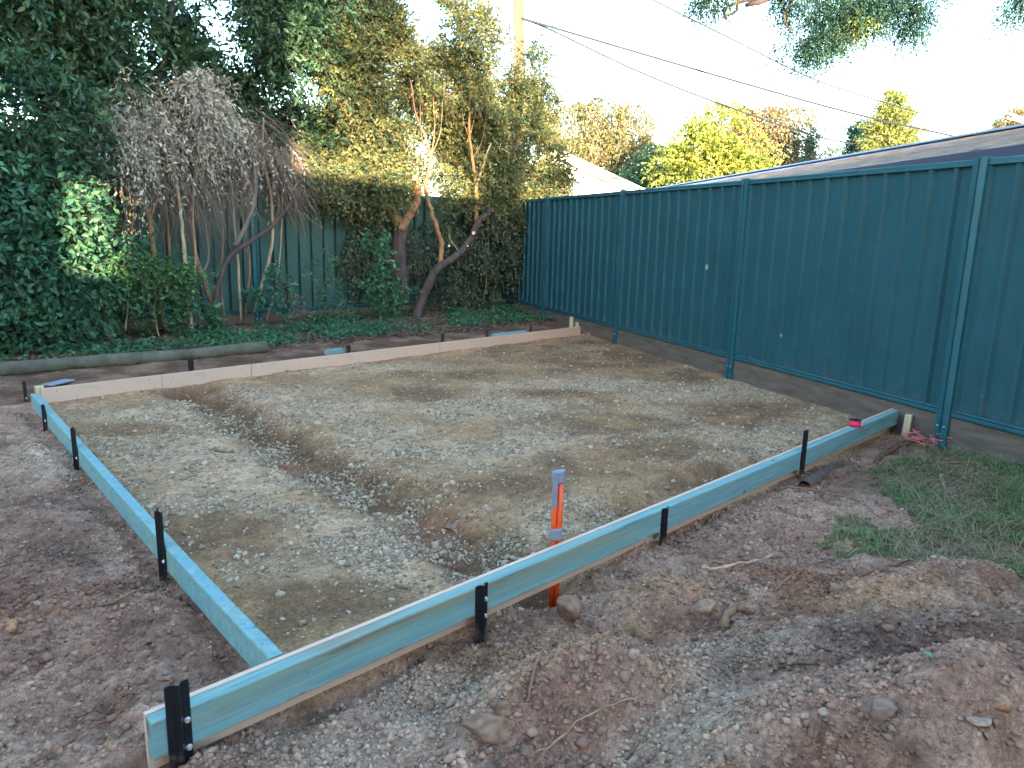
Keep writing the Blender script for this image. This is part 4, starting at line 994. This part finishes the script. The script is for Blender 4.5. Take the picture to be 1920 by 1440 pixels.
t=tree('sunlit_tree',bp(800,570,.7),'leaning pruned tree with pale sawn stubs, right of the thick dark trunk, sunlit above','tree',
 [([(772,612),(782,590),(790,565),(803,535),(818,505),(838,492),(862,474),(884,448),(897,415),(923,392)],.7,.085,.045,br_d),
  ([(822,505),(828,470),(826,448),(815,415),(804,380),(797,347),(806,312),(808,285)],.65,.042,.024,br_o),([(808,290),(795,250),(780,215),(770,150)],.6,.018,.008,br_r),
  ([(893,420),(893,380),(892,340),(886,300),(880,247),(882,180)],.65,.040,.012,br_o),([(892,350),(903,320),(912,290),(921,268)],.65,.022,.014,br_p),
  ([(808,300),(815,240),(812,180)],.6,.010,.004,br_o),([(808,292),(825,250),(830,190)],.65,.008,.004,br_o),([(806,300),(790,250),(788,180)],.6,.007,.003,br_o),([(882,250),(893,200),(889,150)],.6,.008,.003,br_o),([(880,260),(868,220),(866,160)],.6,.008,.003,br_o),([(884,300),(905,260),(915,180)],.6,.008,.003,br_o),
  ([(862,474),(845,450),(842,432)],.7,.012,.006,br_p)],
 [(830,120,.3,120,90,.6,2300),(915,160,.3,80,85,.6,1500),(800,250,-.2,110,70,.5,1500),(900,290,-.1,90,60,.45,1300),(960,260,.4,80,70,.5,1500),(990,340,.5,75,48,.45,1500),(860,270,-.9,110,80,.5,1300),(790,15,.0,70,40,.4,600),(690,335,.5,60,40,.3,300),(740,365,.4,30,35,.3,120),(850,355,.75,50,40,.3,220),(820,310,-1.0,90,60,.4,1300),(800,330,-.5,60,50,.3,500),(960,390,.5,80,22,.3,350),(1005,260,.4,35,60,.3,420),(1055,352,.7,38,32,.25,330),(1000,395,.7,60,28,.25,330),(1075,375,.8,18,25,.15,80),(930,330,.6,60,40,.3,400),(1030,300,.5,30,40,.25,260),(990,150,.2,35,60,.3,260),(900,100,.2,75,75,.5,1000),(955,200,.2,60,70,.5,800),(840,180,-.2,90,80,.4,800),(860,340,-.8,140,60,.4,1700),(875,60,.0,70,50,.5,500),(940,370,.5,85,38,.35,800),(1030,345,.6,45,30,.3,350),(860,355,.2,75,40,.35,600),(1000,200,.2,40,50,.4,260),(830,50,.2,110,40,.5,500),(790,400,.2,60,25,.25,140),(1000,120,.1,25,40,.3,60)],LIT)
for (px,py,r_) in((888,437,.030),(842,461,.022),(877,461,.014)):
    c=bp(px,py,.78);mb=MB();dirc=(np.array([0,0,CH])-c);dirc/=np.linalg.norm(dirc);dirc=dirc+np.array([-.2,0,.1]);dirc/=np.linalg.norm(dirc)
    mb.tube([c-dirc*.09,c],[r_*1.05,r_],12,br_d);mb.tube([c,c+dirc*.002],[r_*.93,r_*.9],12,(.62,.50,.33));mb.build('sawn_stub',M['twig'],t,fix=False)
# arching sprays at the top right of the crown
mbA=[]
for pts in(([(1000,110),(1010,70),(1022,45),(1035,50)]),([(985,130),(1010,140),(1035,150)]),([(1000,90),(1020,95),(1040,100)]),([(990,210),(1015,190),(1040,160)])):
    P=curve([bp(*p,.2) for p in pts],16);O=P+rng.normal(size=P.shape)*.04
    A,B=twigs(O,rng.normal(size=O.shape),.16,6,.05,.2,(.02,.07,.06),(.05,.13,.09),.5,(.0015,(.1,.09,.08)));mbA.append(A)
V,T,Cc=merge(mbA);tag(bigmesh('spray',V,T,Cc,M['leaf'],t),kind='stuff')
# climber hanging over the corner
tree('hanging_climber',bp(960,560,.35),'dull green climber hanging down in the fence corner behind the pruned tree','climber',
 [([(905,570),(912,520),(905,470),(900,430)],.35,.008,.005,br_p),([(965,560),(955,480),(960,420)],.35,.006,.004,br_p)],
 [(930,440,.45,60,55,.22,420),(985,420,.5,55,45,.25,330),(950,490,.4,45,35,.2,160),(1035,390,.55,30,32,.2,110),(900,490,.3,40,50,.15,110),(860,430,.2,50,45,.2,260),(840,530,.2,50,40,.2,190),(690,470,.15,50,45,.12,260),(900,540,.2,50,30,.2,170),(800,450,.15,60,50,.12,260)],
 dict(GREEN,len=.26,nl=9,L=.055,W=.3,a=(.05,.085,.055),b=(.12,.16,.10),droop=.9,gap=.3,up=-.3))
mbV=[];VA=[]
for pts in([(1003,370),(1004,430),(1000,500),(995,555)],[(1050,395),(1055,420),(1058,450)],[(960,470),(965,520),(963,560)]):
    P=curve([bp(*p,.45) for p in pts],40);A,B=twigs(P+rng.normal(size=P.shape)*.015,rng.normal(size=P.shape),.06,3,.045,.3,(.04,.10,.06),(.10,.18,.10),.5,(.0012,(.1,.09,.08)));VA.append(A)
    mbV.append(P)
t=thing('vine',bp(1003,370,.45),'long thin leafy vine strands dangling by the fence corner','vine')
V,T,Cc=merge(VA);bigmesh('foliage',V,T,Cc,M['leaf'],t)
mb=MB();[mb.tube(P,.003,5,(.13,.12,.08)) for P in mbV];mb.build('stem',M['twig'],t,fix=False)
# upright shrubs in front of the back fence
def shrub(lab,stems,r,leaf,off,grp=None,name='leafy_shrub'):
    b=bp(*stems[0][0],off);t=thing(name,b,lab,'shrub',grp);A=[];mb=MB()
    for pts in stems:
        P=curve([bp(*p,off+rng.uniform(-.08,.08)) for p in pts],22);mb.tube(P,np.linspace(r,r*.4,22),5,(.14,.13,.07))
        O=np.repeat(P[4:],2,0);a_,_=twigs(O+rng.normal(size=O.shape)*.012,rng.normal(size=O.shape)*[1,1,.5]+[0,0,.3],.12,5,leaf[0],leaf[1],leaf[2],leaf[3],.35);A.append(a_)
    mb.build('stem',M['twig'],t,fix=False);V,T,Cc=merge(A);bigmesh('foliage',V,T,Cc,M['leaf'],t)
g1=(.030,.12,.05);g2=(.085,.22,.10)
shrub('upright bright green shrub left of the thick dark trunk',[[(730,615),(722,540),(705,480),(690,440)],[(735,615),(740,540),(728,480),(722,440)],[(738,618),(750,570),(755,530)],[(725,618),(700,560),(685,530)],[(740,620),(715,570),(712,520),(700,500)]],.006,(.075,.22,g1,g2),.75)
shrub('thin weedy shrub with small leaves in the middle of the back fence',[[(640,640),(632,570),(620,500),(615,470)],[(625,640),(612,590),(590,540),(585,490)],[(650,640),(655,590),(640,545)],[(600,640),(598,580),(610,530)]],.004,(.05,.22,(.035,.11,.06),(.10,.2,.11)),.6)
shrub('small leafy sapling at the foot of the left trunks',[[(345,620),(352,560),(342,510)],[(335,640),(330,590),(320,560)],[(402,640),(400,600),(388,570)]],.004,(.075,.28,g1,g2),.9)
shrub('seedling with broad leaves beside the curved dark trunk',[[(480,590),(482,560),(470,545)],[(520,590),(505,540),(520,500)],[(540,620),(545,560),(530,520)]],.004,(.07,.24,(.03,.12,.07),(.08,.2,.12)),.6)
shrub('ragged plant with drooping grey leaves near the middle trunks',[[(560,640),(545,570),(530,520)],[(590,640),(575,600),(555,560)]],.004,(.06,.2,(.12,.12,.10),(.22,.2,.17)),.5)
shrub('trailing green creeper over the end of the long mossy log',[[(520,668),(500,655),(515,640)],[(500,668),(520,650),(540,655)],[(440,668),(430,655),(410,662)]],.003,(.05,.36,(.03,.11,.05),(.08,.2,.09)),2.0,name='creeper')
shrub('low tangle of weeds under the pruned tree',[[(800,600),(790,560),(775,540)],[(830,610),(850,580),(880,590)],[(880,610),(900,590),(930,600)],[(720,640),(760,610),(800,620)],[(930,610),(945,585),(935,560)]],.003,(.045,.28,(.03,.10,.05),(.07,.18,.08)),.7,name='weeds')
# ------------------------------------------------------------------ neighbours beyond the fences
# shed with a low metal roof under leaf litter
ud=np.array([-.139,.990,0]);un=np.array([.990,.139,0])
E0=aty(1920,271,5.3);R0=aty(1920,239,7.0)
def along(P,px):
    lo,hi=-20,60
    for _ in range(60):
        m_=(lo+hi)/2;q=RM@(P+ud*m_-[0,0,CH]);
        if q[2]<=0 or 960+F*q[0]/q[2]>px:lo=m_
        else:hi=m_
    return lo
tE=along(E0,1240);tR=along(R0,1184)
sh=thing('shed',(E0[0]+2,E0[1]+3,-.2),'low shed close behind the right fence, its metal roof covered in brown leaf litter','shed')
nu,nv=150,60;u=np.linspace(-5,1,nu);g=np.linspace(0,1,nv)
tA=-6.;V=[];Cc=[]
UU,GG=np.meshgrid(np.linspace(0,1,nu),g)
Pe=E0+ud*(tA+(tE-tA)*UU[...,None]);Pr=R0+ud*(tA+(tR-tA)*UU[...,None]);V=Pe+(Pr-Pe)*GG[...,None]
s=(V-E0)@un;along_=(V-E0)@ud
V[...,2]+=.012*np.sin(s*2*PI/.15)*0+.0025*np.sin(along_*2*PI/.2)
lit=fbm(V[...,0]*1.,V[...,1],3,4,301)
bare=sm(.0,.2,(GG-.86)*2.2+np.clip(along_-1.5,0,99)/9+.25*lit-.12)
V[...,2]+=.010*(1-bare)*(.5+fbm(V[...,0],V[...,1],14,3,303))
c=lerp(np.broadcast_to(C_(.18,.10,.055),V.shape),C_(.33,.20,.11),sm(-.2,.5,fbm(V[...,0],V[...,1],9,4,305)));c=lerp(c,C_(.32,.36,.44),bare)
ii=(np.arange(nv-1)[:,None]*nu+np.arange(nu-1)).ravel()
Vt=V.reshape(-1,3);Vb=Vt-[0,0,.03];F4=np.stack([ii,ii+1,ii+nu+1,ii+nu],1)
bigmesh('roof',np.concatenate([Vt,Vb]),np.concatenate([F4,F4[:,::-1]+len(Vt)]),np.concatenate([c.reshape(-1,3)]*2),M['shed'],sh)
mb=MB();A=E0+ud*tA;B_=E0+ud*tE;d,L=ln(A,B_);mb.box((A+B_)/2-un*.03-[0,0,.075],(L,.02,.15),np.array([d,[-d[1],d[0],0],[0,0,1]]),bev=.003);mb.build('fascia',M['fascia'],sh)
mb=MB();A=R0+ud*tA;B_=R0+ud*tR;d,L=ln(A,B_);mb.box((A+B_)/2+[0,0,.012],(L,.16,.02),np.array([d,[-d[1],d[0],0],[0,0,1]]),bev=.003);mb.build('ridge_cap',mat('ridge_metal',base=(.42,.46,.55),rough=.5),sh)
mb=MB();A=E0+ud*tA+un*.12;B_=E0+ud*(tE-.1)+un*.12;d,L=ln(A,B_);H_=A[2]+.2-.12
mb.box((A+B_)/2-[0,0,A[2]-( -.2+H_/2)],(L,.08,H_),np.array([d,[-d[1],d[0],0],[0,0,1]]));mb.build('wall',M['brick'],sh)
mb=MB();A=R0+ud*tA;B_=R0+ud*(tR-.1);mb.box(np.append(((A+B_)/2)[:2],-.2+H_/2),(L,.08,H_),np.array([d,[-d[1],d[0],0],[0,0,1]]));mb.build('wall',M['brick'],sh)
# white gabled house far behind the corner
ho=thing('neighbour_house',np.append(aty(1060,420,24)[:2],-.2),'pale house far behind the fence corner with a sunlit white gable and cream barge board','house')
ap=aty(1046,284,24);lo_r=aty(1215,362,24);lo_l=aty(870,380,24)
mb=MB();y0=np.array([0,.3,0]);Vg=[lo_l+y0,ap+y0-[0,0,.05],lo_r+y0,[lo_r[0]-.2,24.3,-.2],[lo_l[0]+.2,24.3,-.2]];mb.add(np.array(Vg+[np.array(v)+[0,.2,0] for v in Vg]),[(0,1,2,3,4),(9,8,7,6,5),(0,5,6,1),(1,6,7,2),(2,7,8,3),(3,8,9,4)]);mb.build('gable_wall',M['white'],ho)
for (a,b) in((ap,lo_r),(lo_l,ap)):
    d,L=(b-a)/np.linalg.norm(b-a),np.linalg.norm(b-a);up=np.array([-d[2],0,d[0]])
    mb=MB();mb.box((a+b)/2+[0,.1,0]-up*.08,(L,.06,.20),np.array([d,[0,1,0],up]));mb.build('barge_board',M['cream'],ho)
    mb=MB();mb.box((a+b)/2+up*.045+[0,5.9,0],(L+.1,12,.05),np.array([d,[0,1,0],up]));mb.build('roof',M['roofh'],ho)
# utility pole with conduit and box
yp=17.;pb=aty(971,100,yp);x0=pb[0];k=pxm(pb)
up_=thing('utility_pole',(x0,yp,-.2),'weathered timber power pole rising behind the central tree crown','pole')
mb=MB();n=14;top=aty(967,-90,yp);P=np.array([[x0,yp,-.3]]+[(pb+(top-pb)*i/9) for i in range(-6,10)]);mb.tube(P,np.linspace(.165,.135,len(P)),16);mb.build('shaft',M['pole'],up_,smooth=True,fix=False)
mb=MB();q=lambda z:np.array([np.interp(z,[pb[2],top[2]],[pb[0],top[0]])-.115,yp-.11,z]);mb.tube([q(pb[2]-2),q(pb[2]),q(top[2])],.045,10);mb.build('conduit',M['cond'],up_,fix=False)
pz=aty(952,57,yp);mb=MB();mb.box([pz[0],yp-.1,pz[2]],(.09,.12,.22),bev=.015);mb.build('junction_box',M['spool'],up_)
# overhead wires
def wire(pts,lab,r=.011):
    P=[aty(x,y,Y) for x,y,Y in pts];P=curve(P,40);c=P[0].copy();mb=MB();mb.tube(P-c,r,5);o=mb.build('overhead_wire',M['wire'],fix=False);o.location=c.tolist();tag(o,lab,'wire','overhead wires')
wire([(1195,-16,15),(1240,8,15),(1390,82,15.5),(1530,150,16),(1700,205,17)],'uppermost thin overhead wire passing behind the hanging foliage',.015)
wire([(970,32,16.9),(1190,97,17),(1400,158,17.5),(1600,213,18),(1800,258,19)],'thick overhead wire running from the pole down to the conifer',.024)
wire([(975,35,16.9),(1030,55,17),(1190,131,17.5),(1345,193,18.5),(1510,250,20),(1600,270,21)],'lower overhead wire running from the pole to the yellow-green tree',.020)
wire([(1700,205,24),(1790,230,25),(1920,252,26)],'faint far overhead wire above the shed roof right of the conifer',.015)
mb=MB();A=aty(1885,211,9);B_=aty(1960,236,9);mb.tube([A*0,(B_-A)],.014,6);o=mb.build('white_pipe',M['white'],fix=False);o.location=A.tolist();tag(o,'upper of two white pipes above the shed roof at the right edge','pipe','white pipes at the right edge')
mb=MB();A=aty(1888,221,9);B_=aty(1960,240,9);mb.tube([A*0,(B_-A)],.014,6);o=mb.build('white_pipe',M['white'],fix=False);o.location=A.tolist();tag(o,'lower of two white pipes above the shed roof at the right edge','pipe','white pipes at the right edge')
# ------------------------------------------------------------------ distant trees
def fartree(name,lab,Y,trunk,BL,L,a,b,n,droop=.4,gap=.3,W=.25,bark=(.3,.22,.16),up=.2,cat='tree',nl=9,tl=.8,r0=.2):
    base=aty(*trunk[0],Y);t=thing(name,(base[0],base[1],-.2),lab,cat,'trees beyond the fences')
    P=[np.array([base[0],Y,-.3])]+[aty(*q,Y) for q in trunk];mb=MB();limb(mb,P,r0,r0*.3,bark,8)
    c0=P[-2]
    for bl in BL:
        c=aty(bl[0],bl[1],Y);mb.tube(curve([P[len(P)//2],(P[-1]+c)/2-[0,0,.3],c],8),np.linspace(r0*.35,r0*.08,8),6,bark)
    mb.build('trunk',M['bark'],t,smooth=True,fix=False)
    A=[];tot=sum(q[2]*q[3] for q in BL)
    for px,py,rx,ry in BL:
        c=aty(px,py,Y);k=pxm(c);m_=int(n*rx*ry/tot);O,v=inblob(m_,np.zeros(3),np.array([rx*k,min(rx,ry*1.3)*k,ry*k]),.3);O=O+c+rng.uniform(-.2,.2,size=(1,3))*rx*k*.2
        cl=vn(O[:,0]*1.3/tl+O[:,2]*.9/tl,O[:,1]*1.3-O[:,2]*1.1/tl,9);kp=cl>gap;O=O[kp];v=v[kp]
        d=v+rng.normal(size=v.shape)*.6+[0,0,up];a_,_=twigs(O,d,tl,nl,L,W,a,b,droop,None,True);A.append(a_)
    V,T,Cc=merge(A);bigmesh('crown',V,T,Cc,M['leaf'],t)
    return t
fartree('gum_tree','tall drooping gum tree behind the white gable, gold and green in the sun',30,[(1120,400),(1110,330),(1105,270),(1110,220)],
 [(1075,235,55,42),(1130,225,60,38),(1180,240,40,42),(1110,285,60,35),(1175,300,45,40),(1060,300,45,35),(1150,335,55,30),(1205,285,20,25)],.17,(.09,.10,.045),(.22,.18,.075),2900,droop=1.0,up=-.1,W=.16,gap=.25)
fartree('bright_tree','bright yellow-green rounded tree behind the far end of the shed roof',24,[(1330,420),(1335,340),(1340,280)],
 [(1340,255,55,50),(1300,290,55,40),(1380,290,55,40),(1330,310,90,40),(1265,310,40,28),(1400,330,60,25)],.12,(.11,.16,.035),(.33,.34,.06),2700,gap=.25,tl=.5)
fartree('gum_tree','golden gum tree just right of the bright yellow-green tree',32,[(1440,420),(1445,330),(1440,260)],
 [(1375,225,38,28),(1430,240,50,38),(1475,235,45,35),(1450,285,65,38),(1500,270,28,35),(1400,270,45,35),(1480,315,50,25)],.16,(.11,.10,.05),(.27,.19,.085),2500,droop=.7,up=0,W=.18)
fartree('dark_shrub_tree','dark green bushy tree left of the bright yellow-green tree',27,[(1240,420),(1235,350)],
 [(1235,310,35,28),(1215,335,45,25),(1270,340,45,20)],.12,(.03,.08,.05),(.07,.15,.07),900,gap=.3,tl=.5)
# the conifer
def conifer(lab,Y,px,top,bot,wid,a,b,n,name='conifer'):
    B0=aty(px,bot,Y);T0=aty(px,top,Y);t=thing(name,(B0[0],Y,-.2),lab,'conifer','trees beyond the fences')
    mb=MB();mb.tube([[B0[0],Y,-.3],B0,T0-[0,0,.3]],[.25,.16,.03],8,(.2,.12,.08));A=[];k=pxm(B0);W_=wid*k;H_=T0[2]-B0[2]+1.2
    for i in range(n):
        f=rng.random()**.8;z=T0[2]-f*H_;ang=rng.uniform(0,2*PI);prof=W_*(.12+.95*f**.65)*(.65+.5*rng.random());d=np.array([math.cos(ang),math.sin(ang),.28-.15*f]);P0=np.array([B0[0],Y,z]);q=P0+d*prof
        if i%3==0: mb.tube([P0,q],[.03,.008],4,(.2,.12,.08))
        m_=26;s=rng.random(m_)**.7;O=P0+d*prof*s[:,None]+rng.normal(size=(m_,3))*.09
        a_,_=twigs(O,np.tile(d,(m_,1))+rng.normal(size=(m_,3))*.5,.30,6,.12,.16,a,b,-.05,None,True);A.append(a_)
    mb.build('trunk',M['bark'],t,fix=False);V,T,Cc=merge(A);bigmesh('crown',V,T,Cc,M['leaf'],t)
conifer('tall conifer standing behind the shed roof, gold-green in the sun',26,1668,182,290,58,(.12,.17,.05),(.28,.28,.08),190)
conifer('small dark conifer left of the tall one behind the shed roof',29,1607,232,300,24,(.03,.08,.06),(.06,.13,.09),60)
conifer('small blue-green conifer between the golden gum tree and the shed roof',30,1524,248,310,18,(.05,.10,.08),(.11,.17,.11),40)
conifer('dark tree poking above the shed roof near the right edge',30,1893,208,250,24,(.10,.09,.05),(.25,.18,.08),60,name='dark_conifer')
for i,(px,top) in enumerate(((1560,275),(1575,283),(1840,238),(1865,232))):
    conifer(['tiny conifer tip above the shed roof, second left of the dark conifer','tiny conifer tip above the shed roof, next left of the dark conifer','tiny tree tip above the shed roof, left of the one by the right edge','low tree tip above the shed roof next to the right edge tree'][i],34,px,top,310,14,(.04,.09,.07),(.09,.15,.10),16,name='conifer')
# ------------------------------------------------------------------ foliage hanging in from above on the right
th_=thing('overhanging_tree',(9.5,7.5,-.2),'feathery dark green branches hanging into the top right of the view','tree')
Yo=6.5
mb=MB();limb(mb,[[9.5,7.5,-.3],[9.4,7.5,2.5],[8.9,7.3,4.6]],.22,.14,br_g)
limb(mb,[[8.9,7.3,4.6],aty(1900,-150,7.),aty(1650,-60,6.6),aty(1500,-20,6.4),aty(1400,10,6.4)],.10,.015,br_d)
for pts in([(1650,-60),(1600,10),(1560,60)],[(1500,-20),(1470,30),(1490,70)],[(1650,-60),(1700,0),(1715,40)],[(1500,-20),(1370,10),(1362,35),(1355,30)],[(1385,-10),(1380,20),(1362,30)],[(1900,-150),(1915,0),(1912,30)]):
    limb(mb,[aty(x,y,Yo) for x,y in pts],.018,.005,br_d,6)
mb.build('trunk',M['bark'],th_,smooth=True,fix=False)
A=[]
OBX=2.0
OB=[(1470,30,50,28,230,0),(1490,70,45,22,170,0),(1540,80,35,22,160,0),(1440,10,60,25,190,0),(1560,30,60,30,260,0),(1620,25,45,28,220,0),(1650,5,50,18,120,0),(1600,45,30,15,80,1),(1700,5,50,22,130,0),(1712,48,22,20,90,0),(1740,-5,50,16,80,0),(1330,2,50,12,70,0),(1345,-15,50,25,120,1),(1370,15,20,12,35,1),(1905,15,25,22,60,0),(1930,-5,30,30,90,0),(1460,48,25,10,30,2),(1520,-10,150,25,320,0),(1480,95,60,14,22,0),(1520,105,45,14,14,0),(1720,75,20,10,7,0)]
for px,py,rx,ry,n,c in OB:
    ce=aty(px,py,Yo);k=pxm(ce);O,v=inblob(int(n*1.7),np.zeros(3),np.array([rx*k*.85,.22,ry*k*.85]),.1);O=O+ce;cl=vn(O[:,0]*4,O[:,2]*4+O[:,1],77);O=O[cl>.3];v=v[cl>.3]
    a,b=[((.012,.045,.032),(.035,.085,.045)),((.09,.14,.04),(.20,.24,.07)),((.35,.16,.07),(.5,.25,.12))][c]
    a_,_=twigs(O,v+rng.normal(size=v.shape)*.5+[0,0,-.5],.13,14,.024,.20,a,b,.7,None,True);A.append(a_)
V,T,Cc=merge(A);bigmesh('crown',V,T,Cc,M['leaf'],th_)
dt=thing('dapple_tree',(4.2,-6,-.2),'unseen open-crowned tree behind the viewpoint, added to dapple the sun on the back trees','tree')  # unseen tree added to break up sunlight on the back crowns
mb=MB();limb(mb,[[4.2,-6,-.3],[4.1,-6,1.4],[4.3,-6,3.2],[4.0,-6,5.5]],.10,.03,br_g)
A=[];r2=np.random.default_rng(5)
for i in range(46):
    c=np.array([r2.uniform(.6,7.0) if i%3 else r2.uniform(.8,2.4),-6+r2.uniform(-.5,.5),r2.uniform(3.6,7.6)]);rr=r2.uniform(.16,.42);n=int(rr*rr*900)
    mb.tube(curve([[4.15,-6,2.2+.3*(c[2]-3.5)],[(4.15+c[0])/2,-6,c[2]-.4],c],8),[.03,.028,.024,.02,.016,.012,.01,.008],5,br_g)
    O,v=inblob(n,c,np.array([rr*1.3,rr,rr]),.1);a_,_=twigs(O,v+rng.normal(size=v.shape)*.5,.2,6,.07,.25,(.03,.1,.04),(.08,.18,.06),.3,None,True);A.append(a_)
mb.build('trunk',M['bark'],dt,smooth=True,fix=False);V,T,Cc=merge(A);bigmesh('crown',V,T,Cc,M['leaf'],dt)
# ------------------------------------------------------------------ unseen houses behind the camera, added and shaped to shade the yard
def block(name,lab,x0,x1,y0,y1,h,ridge):
    t=thing(name,((x0+x1)/2,(y0+y1)/2,-.2),lab,'house')
    mb=MB();mb.box(((x0+x1)/2,(y0+y1)/2,(h-.2)/2),(x1-x0-.04,y1-y0-.4,h+.2));mb.build('wall',M['brick'],t)
    xm=(y0+y1)/2;V=[(x0,y0,h),(x1,y0,h),(x1,y1,h),(x0,y1,h),(x0,xm,ridge),(x1,xm,ridge),(x0,y0,h-.15),(x1,y0,h-.15),(x1,y1,h-.15),(x0,y1,h-.15)]
    mb=MB();mb.add(V,[(0,1,5,4),(2,3,4,5),(6,9,8,7),(0,6,7,1),(2,8,9,3),(3,9,6,0,4),(1,7,8,2,5)]);mb.build('roof',M['tile'],t)
    for i in range(max(1,int((x1-x0)/4))):
        c=x0+2+i*4
        if c<x1-1:
            mb=MB();mb.box((c,y1-.17,1.2),(1.4,.08,1.1),bev=.01);w=mb.build('window_frame',M['white'],t);mb=MB();mb.box((c,y1-.12,1.2),(1.25,.02,.95));mb.build('pane',M['glass'],w)
HL=3.55
block('house','unseen single-storey brick house behind the viewpoint, sized to shade the yard',1.2,19,-12.5,-8,HL-.9,HL)
PA=bp(185,385,0);PB=bp(265,512,.9);qa=PA+sd*((-8-PA[1])/sd[1]);qb=PB+sd*((-8-PB[1])/sd[1]);print('OPEN',qa,qb)
block('house','unseen two-storey brick wing behind the viewpoint, added to shade the left trees',-.33,1.3,-9.2,-8,6.6,7.4)  # added tall blocker, keeps sun off the left crowns
block('house','unseen taller brick house behind the viewpoint, added to shade the left trees',-16,-.80,-12.5,-8,6.3,7.8)  # added tall blocker, its right edge leaves a narrow sun gap
block('house','unseen narrow upper block behind the viewpoint, added to cap the sun gap',-.79,-.34,-8.8,-8.1,6.6,7.2)  # added block closing the gap above, so only a patch of sun passes
bpy.data.objects['house'].name='house'
for o_ in COL.objects:
    if o_.get('label')=='unseen narrow upper block behind the viewpoint, added to cap the sun gap':
        for c_ in o_.children:
            if c_.name.startswith('wall'):
                for v in c_.data.vertices:
                    v.co.z=max(v.co.z,2.9)
mb=MB();mb.box((-.56,-8.05,.85),(.7,.03,2.15));o=mb.build('sun_cut_fence',M['oldpine']);tag(o,'unseen timber paling fence behind the viewpoint, added to bound the sun gap below','fence')  # added board stopping low sun through the gap
